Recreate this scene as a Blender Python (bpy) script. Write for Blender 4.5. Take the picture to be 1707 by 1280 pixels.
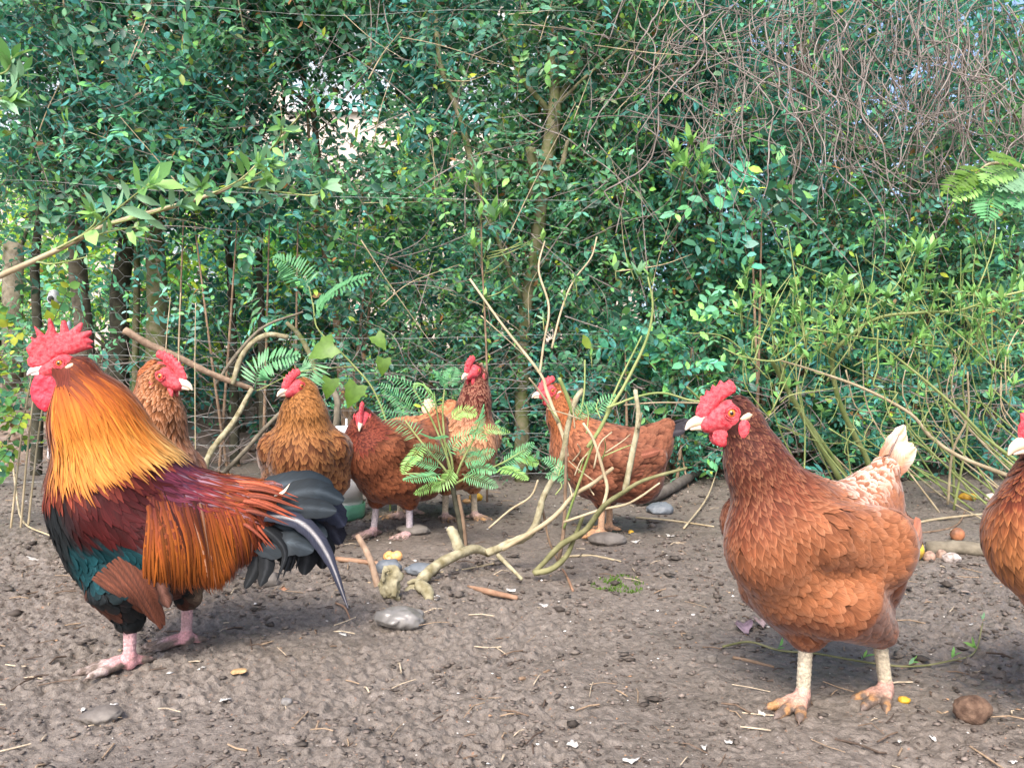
import bpy, math, random
import numpy as np
from mathutils import Matrix, Vector

# ------------------------------------------------------------------ scene, camera, light
sc = bpy.context.scene
for o in list(bpy.data.objects):
    bpy.data.objects.remove(o)
COL = sc.collection
rng = np.random.default_rng(11)
random.seed(11)
R = math.radians
PI = math.pi

FPX = 1350.0                      # focal length in photo pixels (photo 1707 x 1280)
CAM_H = 0.48
PITCH = math.atan(21 / FPX)       # horizon a little above the middle
cam_d = bpy.data.cameras.new('camera')
cam_d.sensor_width = 36.0
cam_d.lens = 36.0 * FPX / 1707.0
cam_d.clip_start = 0.02
cam_d.clip_end = 600
cam = bpy.data.objects.new('camera', cam_d)
cam.location = (0, 0, CAM_H)
cam.rotation_euler = (PI / 2 - PITCH, 0, 0)
COL.objects.link(cam)
sc.camera = cam

SUN_EL, SUN_AZ = R(48), R(196)    # azimuth of the sun measured clockwise from +Y (behind the camera, a bit left)
world = bpy.data.worlds.new('World')
sc.world = world
world.use_nodes = True
wn = world.node_tree
wn.nodes.clear()
sky = wn.nodes.new('ShaderNodeTexSky')
sky.sky_type = 'NISHITA'
sky.sun_disc = False
sky.sun_elevation = SUN_EL
sky.sun_rotation = SUN_AZ
sky.air_density = 0.7
sky.dust_density = 3.0
sky.ozone_density = 0.4
bg = wn.nodes.new('ShaderNodeBackground')
bg.inputs[1].default_value = 0.15
wo = wn.nodes.new('ShaderNodeOutputWorld')
wn.links.new(sky.outputs[0], bg.inputs[0])
wn.links.new(bg.outputs[0], wo.inputs[0])

sd = bpy.data.lights.new('sun', 'SUN')
sd.energy = 1.5
sd.angle = R(22)
sd.color = (1.0, 0.96, 0.9)
sun = bpy.data.objects.new('sun', sd)
sdir = Vector((math.sin(SUN_AZ) * math.cos(SUN_EL), math.cos(SUN_AZ) * math.cos(SUN_EL), math.sin(SUN_EL)))
sun.rotation_euler = (-sdir).to_track_quat('-Z', 'Y').to_euler()
sun.location = sdir * 20
COL.objects.link(sun)

sc.view_settings.view_transform = 'Standard'
sc.view_settings.look = 'None'
sc.view_settings.gamma = 1
sc.view_settings.exposure = 1.6
sc.view_settings.use_curve_mapping = False

# ------------------------------------------------------------------ helpers
def at(px, py, D):
    """point at depth D (metres along Y) that the photo shows at pixel px, py"""
    u = (px - 853.5) / FPX
    v = -(py - 640.0) / FPX
    dy = math.cos(PITCH) + v * math.sin(PITCH)
    dz = -math.sin(PITCH) + v * math.cos(PITCH)
    s = D / dy
    return np.array((u * s, D, CAM_H + dz * s))

def gp(px, py):
    v = -(py - 640.0) / FPX
    dy = math.cos(PITCH) + v * math.sin(PITCH)
    dz = -math.sin(PITCH) + v * math.cos(PITCH)
    return at(px, py, CAM_H / -dz * dy)

def tag(o, label=None, cat=None, group=None, kind=None):
    if label: o['label'] = label
    if cat: o['category'] = cat
    if group: o['group'] = group
    if kind: o['kind'] = kind
    return o

def empty(name, loc, label=None, cat=None, group=None, rz=0.0, sc_=1.0):
    o = bpy.data.objects.new(name, None)
    o.empty_display_size = 0.05
    o.location = tuple(loc)
    o.rotation_euler = (0, 0, rz)
    o.scale = (sc_,) * 3
    COL.objects.link(o)
    return tag(o, label, cat, group)

def mesh(name, V, F, cols=None, uv=None, smooth=True):
    """F: list of int arrays (n,3) or (n,4)"""
    if not isinstance(F, (list, tuple)): F = [F]
    F = [np.asarray(f, dtype=np.int32) for f in F if len(f)]
    me = bpy.data.meshes.new(name)
    V = np.asarray(V, dtype=np.float32)
    me.vertices.add(len(V))
    me.vertices.foreach_set('co', V.ravel())
    li = np.concatenate([f.ravel() for f in F])
    tot = np.concatenate([np.full(len(f), f.shape[1], dtype=np.int32) for f in F])
    st = np.concatenate(([0], np.cumsum(tot)[:-1])).astype(np.int32)
    me.loops.add(len(li))
    me.loops.foreach_set('vertex_index', li)
    me.polygons.add(len(tot))
    me.polygons.foreach_set('loop_start', st)
    me.polygons.foreach_set('loop_total', tot)
    me.polygons.foreach_set('use_smooth', np.full(len(tot), smooth, dtype=bool))
    if cols is not None:
        a = me.color_attributes.new('Col', 'FLOAT_COLOR', 'POINT')
        c = np.ones((len(V), 4), dtype=np.float32)
        c[:, :3] = cols
        a.data.foreach_set('color', c.ravel())
    if uv is not None:
        l = me.uv_layers.new(name='UVMap')
        l.data.foreach_set('uv', np.asarray(uv, dtype=np.float32)[li].ravel())
    me.update(calc_edges=True)
    me.validate()
    return me

def link(name, me, mat=None, parent=None):
    o = bpy.data.objects.new(name, me)
    if mat is not None and len(me.materials) == 0: me.materials.append(mat)
    if parent is not None: o.parent = parent
    COL.objects.link(o)
    return o

def obj(name, V, F, mat, parent=None, cols=None, uv=None, smooth=True, org=None):
    V = np.asarray(V, dtype=float)
    if org is not None: V = V - np.asarray(org)
    return link(name, mesh(name, V, F, cols, uv, smooth), mat, parent)

class Acc:
    """collects vertex / face arrays into one mesh"""
    def __init__(s): s.V = []; s.F3 = []; s.F4 = []; s.C = []; s.n = 0
    def add(s, V, F, c=None):
        V = np.asarray(V, float)
        if not isinstance(F, (list, tuple)): F = [F]
        for f in F:
            f = np.asarray(f)
            if len(f): (s.F3 if f.shape[1] == 3 else s.F4).append(f + s.n)
        s.V.append(V); s.n += len(V)
        if c is not None:
            c = np.asarray(c, float)
            s.C.append(np.broadcast_to(c, (len(V), 3)) if c.ndim == 1 else c)
    def build(s, name, mat, parent=None, org=None, smooth=True):
        F = []
        if s.F3: F.append(np.concatenate(s.F3))
        if s.F4: F.append(np.concatenate(s.F4))
        return obj(name, np.concatenate(s.V), F, mat, parent, np.concatenate(s.C) if s.C else None, None, smooth, org)

def nrm(a): return a / np.maximum(np.linalg.norm(a, axis=-1, keepdims=True), 1e-9)

def spl(P, n=6):
    """Catmull-Rom through P"""
    P = np.asarray(P, float)
    if len(P) < 3:
        t = np.linspace(0, 1, n + 1)[:, None]
        return P[0] * (1 - t) + P[-1] * t
    Q = np.vstack((2 * P[0] - P[1], P, 2 * P[-1] - P[-2]))
    out = []
    for i in range(1, len(Q) - 2):
        t = np.linspace(0, 1, n, endpoint=False)[:, None]
        a, b, c, d = Q[i - 1], Q[i], Q[i + 1], Q[i + 2]
        out.append(0.5 * (2 * b + (c - a) * t + (2 * a - 5 * b + 4 * c - d) * t ** 2 + (3 * b - a - 3 * c + d) * t ** 3))
    out.append(P[-1:])
    return np.vstack(out)

def tube(P, r, ns=6, jit=0.0, g=None):
    P = np.asarray(P, float)
    n = len(P)
    r = np.interp(np.linspace(0, 1, n), np.linspace(0, 1, len(np.atleast_1d(r))), np.atleast_1d(r))
    T = nrm(np.gradient(P, axis=0))
    up = np.array((0, 0, 1.0)) if abs(T[0, 2]) < 0.8 else np.array((1.0, 0, 0))
    N = np.zeros_like(P)
    v = up
    for i in range(n):
        v = v - T[i] * (v @ T[i]); v = v / max(np.linalg.norm(v), 1e-9); N[i] = v
    B = np.cross(T, N)
    a = np.arange(ns) * 2 * PI / ns
    rr = r[:, None] * np.ones((n, ns))
    if jit: rr = rr * (1 + (g or rng).normal(0, jit, (n, ns)))
    V = P[:, None] + rr[..., None] * (np.cos(a)[None, :, None] * N[:, None] + np.sin(a)[None, :, None] * B[:, None])
    V = np.concatenate((V.reshape(-1, 3), P[:1] - T[:1] * r[0] * .25, P[-1:] + T[-1:] * r[-1] * .5))
    i, j = np.meshgrid(np.arange(n - 1), np.arange(ns), indexing='ij')
    q = np.stack((i * ns + j, i * ns + (j + 1) % ns, (i + 1) * ns + (j + 1) % ns, (i + 1) * ns + j), -1).reshape(-1, 4)
    j = np.arange(ns)
    c0 = np.stack((np.full(ns, n * ns), (j + 1) % ns, j), -1)
    e = (n - 1) * ns
    c1 = np.stack((np.full(ns, n * ns + 1), e + j, e + (j + 1) % ns), -1)
    return V, [q, np.concatenate((c0, c1))]

def tubes_batch(P, r, ns=3):
    """P (n,m,3) many thin stems at once; r (n,m) or scalar"""
    n, m, _ = P.shape
    T = nrm(np.gradient(P, axis=1))
    up = np.where(np.abs(T[..., 2:]) < 0.9, np.array((0, 0, 1.0)), np.array((1.0, 0, 0)))
    N = nrm(np.cross(T, up)); B = np.cross(T, N)
    r = np.broadcast_to(r, (n, m))
    a = np.arange(ns) * 2 * PI / ns
    V = P[:, :, None] + r[..., None, None] * (np.cos(a)[:, None] * N[:, :, None] + np.sin(a)[:, None] * B[:, :, None])
    b, i, j = np.meshgrid(np.arange(n), np.arange(m - 1), np.arange(ns), indexing='ij')
    o = b * m * ns
    q = np.stack((o + i * ns + j, o + i * ns + (j + 1) % ns, o + (i + 1) * ns + (j + 1) % ns, o + (i + 1) * ns + j), -1).reshape(-1, 4)
    return V.reshape(-1, 3), q

# ---- noise
_perm = np.random.default_rng(5).permutation(4096)
_val = np.random.default_rng(6).uniform(-1, 1, 4096)
def _h(i, j, k): return _val[_perm[(_perm[(_perm[i & 4095] + j) & 4095] + k) & 4095]]
def noise3(P):
    P = np.asarray(P, float)
    I = np.floor(P).astype(int); f = P - I; f = f * f * (3 - 2 * f)
    x, y, z = I[..., 0], I[..., 1], I[..., 2]
    r = 0
    for dx in (0, 1):
        for dy in (0, 1):
            for dz in (0, 1):
                w = (f[..., 0] if dx else 1 - f[..., 0]) * (f[..., 1] if dy else 1 - f[..., 1]) * (f[..., 2] if dz else 1 - f[..., 2])
                r = r + w * _h(x + dx, y + dy, z + dz)
    return r
def noise2(x, y, s): return noise3(np.stack((x / s + 17.3, y / s + 5.1, np.full_like(x, s * 37.7)), -1))
def sstep(a, b, x):
    t = np.clip((x - a) / (b - a), 0, 1)
    return t * t * (3 - 2 * t)
def lerp(a, b, t): return a + (b - a) * t

# ---- surface nets: mesh of an implicit function
def surfnet(f, lo, hi, h):
    lo = np.asarray(lo, float); hi = np.asarray(hi, float)
    n = np.ceil((hi - lo) / h).astype(int) + 1
    ax = [lo[i] + h * np.arange(n[i]) for i in range(3)]
    G = np.stack(np.meshgrid(*ax, indexing='ij'), -1)
    F = f(G.reshape(-1, 3)).reshape(n)
    S = F < 0
    c = np.zeros(n - 1, int)
    sl = lambda d, m: slice(d, m - 1 + d)
    for d in np.ndindex(2, 2, 2):
        c += S[sl(d[0], n[0]), sl(d[1], n[1]), sl(d[2], n[2])]
    mask = (c > 0) & (c < 8)
    idx = np.full(n - 1, -1); idx[mask] = np.arange(mask.sum())
    ci = np.argwhere(mask)
    acc = np.zeros((len(ci), 3)); cnt = np.zeros(len(ci))
    for a in range(3):
        for d in np.ndindex(2, 2):
            o0 = np.insert(np.array(d), a, 0); o1 = o0.copy(); o1[a] = 1
            p0 = ci + o0; p1 = ci + o1
            f0 = F[tuple(p0.T)]; f1 = F[tuple(p1.T)]
            m = (f0 < 0) != (f1 < 0)
            t = np.where(m, f0 / np.where(m, f0 - f1, 1), 0)
            pt = p0 + t[:, None] * (o1 - o0)
            acc += pt * m[:, None]; cnt += m
    V = lo + h * acc / cnt[:, None]
    Q = []
    for a in range(3):
        b, c2 = (a + 1) % 3, (a + 2) % 3
        s0 = [slice(None)] * 3; s1 = [slice(None)] * 3
        s0[a] = slice(0, n[a] - 1); s1[a] = slice(1, n[a])
        A, B = S[tuple(s0)], S[tuple(s1)]
        e = np.argwhere(A != B)
        e = e[(e[:, b] > 0) & (e[:, c2] > 0) & (e[:, b] < n[b] - 1) & (e[:, c2] < n[c2] - 1)]
        flip = ~A[tuple(e.T)]
        def cell(db, dc):
            k = e.copy(); k[:, b] += db; k[:, c2] += dc
            return idx[tuple(k.T)]
        q = np.stack((cell(-1, -1), cell(0, -1), cell(0, 0), cell(-1, 0)), -1)
        q[flip] = q[flip][:, ::-1]
        Q.append(q)
    return V, np.concatenate(Q)

def cone_sdf(P, a, b, ra, rb, sy=1.0):
    a = np.asarray(a, float); b = np.asarray(b, float)
    s = np.array((1, 1 / sy, 1))
    ab = (b - a) * s; q = (P - a) * s
    t = np.clip(q @ ab / max(ab @ ab, 1e-12), 0, 1)
    return np.linalg.norm(q - t[:, None] * ab, axis=1) - (ra + (rb - ra) * t)
def smin(a, b, k):
    h = np.clip(0.5 + 0.5 * (b - a) / k, 0, 1)
    return b + (a - b) * h - k * h * (1 - h)
def cones_fn(cs, k=0.03):
    def f(P):
        d = None
        for c in cs:
            e = cone_sdf(P, *c[:5])
            kk = c[5] if len(c) > 5 else k
            d = e if d is None else smin(d, e, kk)
        return d
    return f
def grad(f, P, e=0.002):
    g = np.stack([f(P + e * v) - f(P - e * v) for v in np.eye(3)], -1)
    return nrm(g)

def poly_sdf(X, Z, poly):
    """signed distance to a 2D polygon (negative inside)"""
    p = np.stack((X, Z), -1); poly = np.asarray(poly, float)
    d = np.full(len(p), 1e9); ins = np.zeros(len(p), bool)
    for a, b in zip(poly, np.roll(poly, -1, 0)):
        ab = b - a; t = np.clip(((p - a) @ ab) / max(ab @ ab, 1e-12), 0, 1)
        d = np.minimum(d, np.linalg.norm(p - a - t[:, None] * ab, axis=1))
        m = (a[1] > p[:, 1]) != (b[1] > p[:, 1])
        xi = a[0] + (p[:, 1] - a[1]) / np.where(b[1] != a[1], b[1] - a[1], 1e-12) * ab[0]
        ins ^= m & (p[:, 0] < xi)
    return np.where(ins, -d, d)
def inpoly(X, Z, poly): return poly_sdf(X, Z, poly) < 0

def blade(poly, th, h=0.0013, rad=0.006, y0=0.0, wob=0.0, bump=0.0):
    """pillow-shaped solid over a polygon in the x-z plane"""
    poly = np.asarray(poly, float)
    lo = np.array((poly[:, 0].min(), y0 - th - abs(wob), poly[:, 1].min())) - 2.5 * h
    hi = np.array((poly[:, 0].max(), y0 + th + abs(wob), poly[:, 1].max())) + 2.5 * h
    def f(P):
        d = poly_sdf(P[:, 0], P[:, 2], poly)
        yy = P[:, 1] - y0 - wob * np.sin(P[:, 2] * 90 + P[:, 0] * 70)
        t = th * np.sqrt(np.clip(-d / rad, 0, 1))
        if bump: t = t * (1 + bump * noise3(P * 260))
        return np.where(d < 0, np.maximum(np.abs(yy) - t, d), np.maximum(np.abs(yy) * .5, d + 1e-4))
    return surfnet(f, lo, hi, h)

def uvsphere(c, r, ax, nu=14, nv=10, colfn=None):
    th = np.linspace(0, PI, nv + 1)[:, None]; ph = np.arange(nu)[None] * 2 * PI / nu
    d = np.stack((np.sin(th) * np.cos(ph), np.sin(th) * np.sin(ph), np.cos(th) * np.ones_like(ph)), -1).reshape(-1, 3)
    z = Vector(ax).normalized(); m = np.array(z.to_track_quat('Z', 'Y').to_matrix())
    V = np.asarray(c) + (d @ m.T) * r
    i, j = np.meshgrid(np.arange(nv), np.arange(nu), indexing='ij')
    q = np.stack((i * nu + j, (i + 1) * nu + j, (i + 1) * nu + (j + 1) % nu, i * nu + (j + 1) % nu), -1).reshape(-1, 4)
    return V, q, np.repeat(th.ravel(), nu)

# ------------------------------------------------------------------ materials
def newmat(name):
    m = bpy.data.materials.new(name); m.use_nodes = True
    return m, m.node_tree.nodes, m.node_tree.links, m.node_tree.nodes['Principled BSDF']

def mat_plain(name, c, rough=0.6, spec=0.4, var=0.25, scale=40, bump=0.0, bscale=120, coord='Object', sub=0.0, c2=None, metal=0.0, detail=4):
    m, N, L, b = newmat(name)
    tc = N.new('ShaderNodeTexCoord')
    n = N.new('ShaderNodeTexNoise'); n.inputs['Scale'].default_value = scale; n.inputs['Detail'].default_value = detail
    L.new(tc.outputs[coord], n.inputs['Vector'])
    r = N.new('ShaderNodeValToRGB')
    c = np.asarray(c, float)
    d = np.asarray(c2, float) if c2 is not None else c * (1 + var)
    e = c if c2 is not None else c * (1 - var)
    r.color_ramp.elements[0].position = 0.32; r.color_ramp.elements[0].color = (*e, 1)
    r.color_ramp.elements[1].position = 0.68; r.color_ramp.elements[1].color = (*d, 1)
    L.new(n.outputs['Fac'], r.inputs[0]); L.new(r.outputs[0], b.inputs['Base Color'])
    b.inputs['Roughness'].default_value = rough
    b.inputs['Specular IOR Level'].default_value = spec
    b.inputs['Metallic'].default_value = metal
    if sub:
        b.inputs['Subsurface Weight'].default_value = sub
        b.inputs['Subsurface Radius'].default_value = (0.008, 0.002, 0.002)
        b.inputs['Subsurface Scale'].default_value = 0.5
    if bump:
        n2 = N.new('ShaderNodeTexNoise'); n2.inputs['Scale'].default_value = bscale; n2.inputs['Detail'].default_value = 5
        L.new(tc.outputs[coord], n2.inputs['Vector'])
        bp = N.new('ShaderNodeBump'); bp.inputs['Strength'].default_value = bump; bp.inputs['Distance'].default_value = 0.003
        L.new(n2.outputs['Fac'], bp.inputs['Height']); L.new(bp.outputs[0], b.inputs['Normal'])
    return m

def mat_attr(name, rough=0.6, spec=0.3, transl=0.0, streak=False, sheen=0.0, bump=0.0, bscale=200, rand=0.0, const=None, noise_amt=0.18, nscale=90):
    """colour from the Col attribute (or a constant) with fine noise"""
    m, N, L, b = newmat(name)
    if const is None:
        a = N.new('ShaderNodeAttribute'); a.attribute_name = 'Col'; src = a.outputs['Color']
    else:
        a = N.new('ShaderNodeRGB'); a.outputs[0].default_value = (*const, 1); src = a.outputs[0]
    tc = N.new('ShaderNodeTexCoord')
    n = N.new('ShaderNodeTexNoise'); n.inputs['Detail'].default_value = 3
    if streak:
        mp = N.new('ShaderNodeMapping'); mp.inputs['Scale'].default_value = (9, 1.2, 1)
        L.new(tc.outputs['UV'], mp.inputs[0]); L.new(mp.outputs[0], n.inputs['Vector']); n.inputs['Scale'].default_value = 1.6
    else:
        L.new(tc.outputs['Object'], n.inputs['Vector']); n.inputs['Scale'].default_value = nscale
    mr = N.new('ShaderNodeMapRange'); mr.inputs[1].default_value = 0.3; mr.inputs[2].default_value = 0.7
    mr.inputs[3].default_value = 1 - noise_amt; mr.inputs[4].default_value = 1 + noise_amt
    L.new(n.outputs['Fac'], mr.inputs[0])
    mu = N.new('ShaderNodeVectorMath'); mu.operation = 'SCALE'
    L.new(src, mu.inputs[0]); L.new(mr.outputs[0], mu.inputs['Scale'])
    out = mu.outputs[0]
    if rand:
        oi = N.new('ShaderNodeObjectInfo')
        mr2 = N.new('ShaderNodeMapRange'); mr2.inputs[3].default_value = 1 - rand; mr2.inputs[4].default_value = 1 + rand
        L.new(oi.outputs['Random'], mr2.inputs[0])
        mu2 = N.new('ShaderNodeVectorMath'); mu2.operation = 'SCALE'
        L.new(out, mu2.inputs[0]); L.new(mr2.outputs[0], mu2.inputs['Scale']); out = mu2.outputs[0]
    L.new(out, b.inputs['Base Color'])
    b.inputs['Roughness'].default_value = rough
    b.inputs['Specular IOR Level'].default_value = spec
    if sheen:
        b.inputs['Sheen Weight'].default_value = sheen; b.inputs['Sheen Roughness'].default_value = 0.4
    if bump:
        n2 = N.new('ShaderNodeTexNoise'); n2.inputs['Scale'].default_value = bscale; n2.inputs['Detail'].default_value = 4
        L.new(tc.outputs['Object'], n2.inputs['Vector'])
        bp = N.new('ShaderNodeBump'); bp.inputs['Strength'].default_value = bump; bp.inputs['Distance'].default_value = 0.003
        L.new(n2.outputs['Fac'], bp.inputs['Height']); L.new(bp.outputs[0], b.inputs['Normal'])
    if transl:
        t = N.new('ShaderNodeBsdfTranslucent'); L.new(out, t.inputs[0])
        mx = N.new('ShaderNodeMixShader'); mx.inputs[0].default_value = transl
        L.new(b.outputs[0], mx.inputs[1]); L.new(t.outputs[0], mx.inputs[2])
        L.new(mx.outputs[0], N['Material Output'].inputs[0])
    return m

M = {}
M['feather'] = mat_attr('feather', rough=0.7, spec=0.16, streak=True, noise_amt=0.34, sheen=0.15)
M['gloss_feather'] = mat_attr('glossy_feather', rough=0.55, spec=0.13, streak=True, noise_amt=0.28)
M['skin'] = mat_plain('red_skin', (0.52, 0.024, 0.040), rough=0.5, spec=0.35, c2=(0.66, 0.12, 0.13), scale=190, bump=0.7, bscale=620, sub=0.15)
M['skin_dark'] = mat_plain('dark_red_skin', (0.50, 0.02, 0.04), rough=0.5, spec=0.35, c2=(0.66, 0.04, 0.07), scale=120, bump=0.4, bscale=420, sub=0.15)
M['pale_tuft'] = mat_plain('pale_tuft', (0.62, 0.45, 0.30), rough=0.7, var=0.2)
M['beak'] = mat_plain('horn_beak', (0.66, 0.55, 0.48), rough=0.4, spec=0.5, c2=(0.74, 0.58, 0.36), scale=60)
M['leg'] = mat_attr('scaly_leg', rough=0.6, spec=0.35, bump=0.6, bscale=380, noise_amt=0.3, nscale=260)
def _leg_mat():
    m = M['leg']; N = m.node_tree.nodes; L = m.node_tree.links
    v = N.new('ShaderNodeTexVoronoi'); v.feature = 'DISTANCE_TO_EDGE'; v.inputs['Scale'].default_value = 240
    tc = N.new('ShaderNodeTexCoord'); L.new(tc.outputs['Object'], v.inputs['Vector'])
    mr = N.new('ShaderNodeMapRange'); mr.inputs[2].default_value = 0.12; L.new(v.outputs['Distance'], mr.inputs[0])
    b = [n for n in N if n.type == 'BUMP'][0]; b.inputs['Strength'].default_value = 0.45
    L.new(mr.outputs[0], b.inputs['Height'])
_leg_mat()
M['eye'] = mat_attr('eye', rough=0.12, spec=0.6, noise_amt=0.05)
M['leaf'] = mat_attr('hedge_leaf', rough=0.55, spec=0.25, transl=0.42, noise_amt=0.15, nscale=60)
M['wood_attr'] = mat_attr('twig_bark', rough=0.8, spec=0.2, noise_amt=0.35, nscale=90, bump=0.4, bscale=180)
for nm, c in (('dark', (0.028, 0.10, 0.06)), ('mid', (0.055, 0.17, 0.09)), ('teal', (0.07, 0.19, 0.14)), ('light', (0.17, 0.37, 0.10)), ('yellow', (0.24, 0.33, 0.05)), ('fresh', (0.27, 0.50, 0.13)), ('fern', (0.13, 0.36, 0.15)), ('ivy', (0.10, 0.20, 0.022)), ('pale', (0.24, 0.44, 0.24))):
    M['leaf_' + nm] = mat_attr('leaf_' + nm, rough=0.42, spec=0.45, transl=0.3, const=c, rand=0.25, nscale=60)
M['bark_grey'] = mat_plain('grey_bark', (0.10, 0.085, 0.062), rough=0.9, spec=0.15, c2=(0.22, 0.19, 0.14), scale=30, bump=0.9, bscale=60)
M['bark_dark'] = mat_plain('dark_bark', (0.035, 0.034, 0.024), rough=0.9, spec=0.15, c2=(0.085, 0.08, 0.055), scale=30, bump=0.9, bscale=60)
M['bark_moss'] = mat_plain('mossy_bark', (0.075, 0.10, 0.028), rough=0.9, spec=0.15, c2=(0.20, 0.17, 0.11), scale=26, bump=0.9, bscale=70)
M['bark_brown'] = mat_plain('brown_bark', (0.13, 0.085, 0.055), rough=0.9, spec=0.15, c2=(0.26, 0.18, 0.12), scale=30, bump=0.8, bscale=60)
M['lichen_wood'] = mat_plain('lichen_wood', (0.16, 0.135, 0.07), rough=0.85, spec=0.15, c2=(0.40, 0.36, 0.24), scale=45, bump=0.7, bscale=120)
M['olive_stem'] = mat_plain('olive_stem', (0.10, 0.105, 0.04), rough=0.75, spec=0.2, c2=(0.25, 0.235, 0.12), scale=22, bump=0.4)
M['green_stem'] = mat_plain('green_stem', (0.17, 0.23, 0.065), rough=0.6, spec=0.3, c2=(0.30, 0.33, 0.13), scale=14, bump=0.2)
M['straw_stem'] = mat_plain('straw_stem', (0.32, 0.25, 0.15), rough=0.7, spec=0.25, c2=(0.48, 0.40, 0.26), scale=25, bump=0.2)
M['vine'] = mat_plain('dry_vine', (0.12, 0.097, 0.086), rough=0.85, spec=0.2, c2=(0.29, 0.25, 0.225), scale=12, bump=0.5, bscale=90)
M['wire'] = mat_plain('galvanised_wire', (0.26, 0.27, 0.26), rough=0.5, spec=0.5, var=0.25, scale=30, metal=0.3)
# ------------------------------------------------------------------ ground
def gz(x, y):
    x = np.asarray(x, float); y = np.asarray(y, float)
    h = 0.010 * noise2(x, y, 0.42) + 0.005 * noise2(x, y, 0.13)
    return h * sstep(0.4, 0.9, y)
def gz_fine(x, y):
    a = noise2(x, y, 0.055); b = noise2(x, y, 0.019); c = noise2(x, y, 0.0098)
    patch = sstep(-0.35, 0.5, noise2(x, y, 0.33) + 0.4 * noise2(x, y, 0.12))
    # trodden mud: flat smears with torn clods and small pits
    d = noise2(x, y, 0.0062)
    clod = np.maximum(0, b + 0.55 * c + .2 * d - 0.08)
    pit = np.maximum(0, -b - 0.45 * c - 0.35)
    h = 0.0030 * a + (.10 + patch) * (0.0064 * clod + 0.0022 * c + .0018 * d) - 0.011 * pit * (0.35 + patch) + 0.0012 * c
    far = sstep(4.2, 3.2, y)
    return h * far
def ground():
    ys = [-6.0, -2.0, 0.2, 0.6, 0.85]
    y = 0.92
    while y < 3.9: ys.append(y); y += 0.0026 * max(1.0, y) ** 1.25
    while y < 40: ys.append(y); y *= 1.06
    ys += [60, 120, 250, 500]
    ys = np.array(ys)
    u = np.linspace(-0.70, 0.70, 640)
    u = np.concatenate((-np.geomspace(14, 0.72, 22), u, np.geomspace(0.72, 14, 22)))
    X = u[None, :] * np.clip(ys, 0.9, 400)[:, None]; Y = np.repeat(ys[:, None], len(u), 1)
    Z = gz(X, Y) + gz_fine(X, Y)
    Z = np.where((np.abs(u)[None, :] > 0.72) | (Y < 0.7), gz(X, Y) * 0.5, Z)
    ny, nx = X.shape
    i, j = np.meshgrid(np.arange(ny - 1), np.arange(nx - 1), indexing='ij')
    q = np.stack((i * nx + j, i * nx + j + 1, (i + 1) * nx + j + 1, (i + 1) * nx + j), -1).reshape(-1, 4)
    m, N, L, b = newmat('mud')
    tc = N.new('ShaderNodeTexCoord')
    def nz(s, d=5, w=0.0):
        n = N.new('ShaderNodeTexNoise'); n.inputs['Scale'].default_value = s; n.inputs['Detail'].default_value = d; n.inputs['Roughness'].default_value = 0.62
        n.inputs['Distortion'].default_value = w
        L.new(tc.outputs['Object'], n.inputs['Vector']); return n.outputs['Fac']
    def ramp(src, *st):
        r = N.new('ShaderNodeValToRGB'); e = r.color_ramp.elements
        while len(e) < len(st): e.new(0.5)
        for k, (p, c) in enumerate(st): e[k].position = p; e[k].color = (*c, 1)
        L.new(src, r.inputs[0]); return r.outputs[0]
    def mix(f, a, c):
        x = N.new('ShaderNodeMix'); x.data_type = 'RGBA'
        L.new(f, x.inputs['Factor']); L.new(a, x.inputs['A']); L.new(c, x.inputs['B']); return x.outputs['Result']
    base = ramp(nz(3.2, 6), (0.3, (0.076, 0.062, 0.052)), (0.5, (0.146, 0.122, 0.101)), (0.70, (0.215, 0.183, 0.155)))
    fine = ramp(nz(85, 6, 0.6), (0.30, (0.026, 0.021, 0.017)), (0.44, (0.134, 0.112, 0.092)), (0.75, (0.258, 0.220, 0.187)))
    f0 = N.new('ShaderNodeValue'); f0.outputs[0].default_value = 0.68
    c = mix(f0.outputs[0], base, fine)
    # crumbs: rusty and pale specks that belong to the soil
    rust = ramp(nz(140, 2), (0.66, (0, 0, 0)), (0.74, (1, 1, 1)))
    rc = N.new('ShaderNodeRGB'); rc.outputs[0].default_value = (0.27, 0.15, 0.09, 1)
    c = mix(rust, c, rc.outputs[0])
    pale = ramp(nz(210, 2), (0.715, (0, 0, 0)), (0.75, (1, 1, 1)))
    pc = N.new('ShaderNodeRGB'); pc.outputs[0].default_value = (0.42, 0.38, 0.34, 1)
    c = mix(pale, c, pc.outputs[0])
    L.new(c, b.inputs['Base Color'])
    rr = ramp(nz(9, 4), (0.35, (0.42,) * 3), (0.65, (0.8,) * 3))
    L.new(rr, b.inputs['Roughness']); b.inputs['Specular IOR Level'].default_value = 0.35
    bp = N.new('ShaderNodeBump'); bp.inputs['Strength'].default_value = 0.9; bp.inputs['Distance'].default_value = 0.005
    L.new(nz(170, 6), bp.inputs['Height']); L.new(bp.outputs[0], b.inputs['Normal'])
    o = obj('ground', np.stack((X, Y, Z), -1).reshape(-1, 3), q, m)
    o['kind'] = 'structure'
ground()
def gz_all(x, y): return float(gz(np.array([x]), np.array([y]))[0] + gz_fine(np.array([x]), np.array([y]))[0])
def on_ground(px, py):
    p = gp(px, py); p[2] = gz_all(p[0], p[1]); return p
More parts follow.
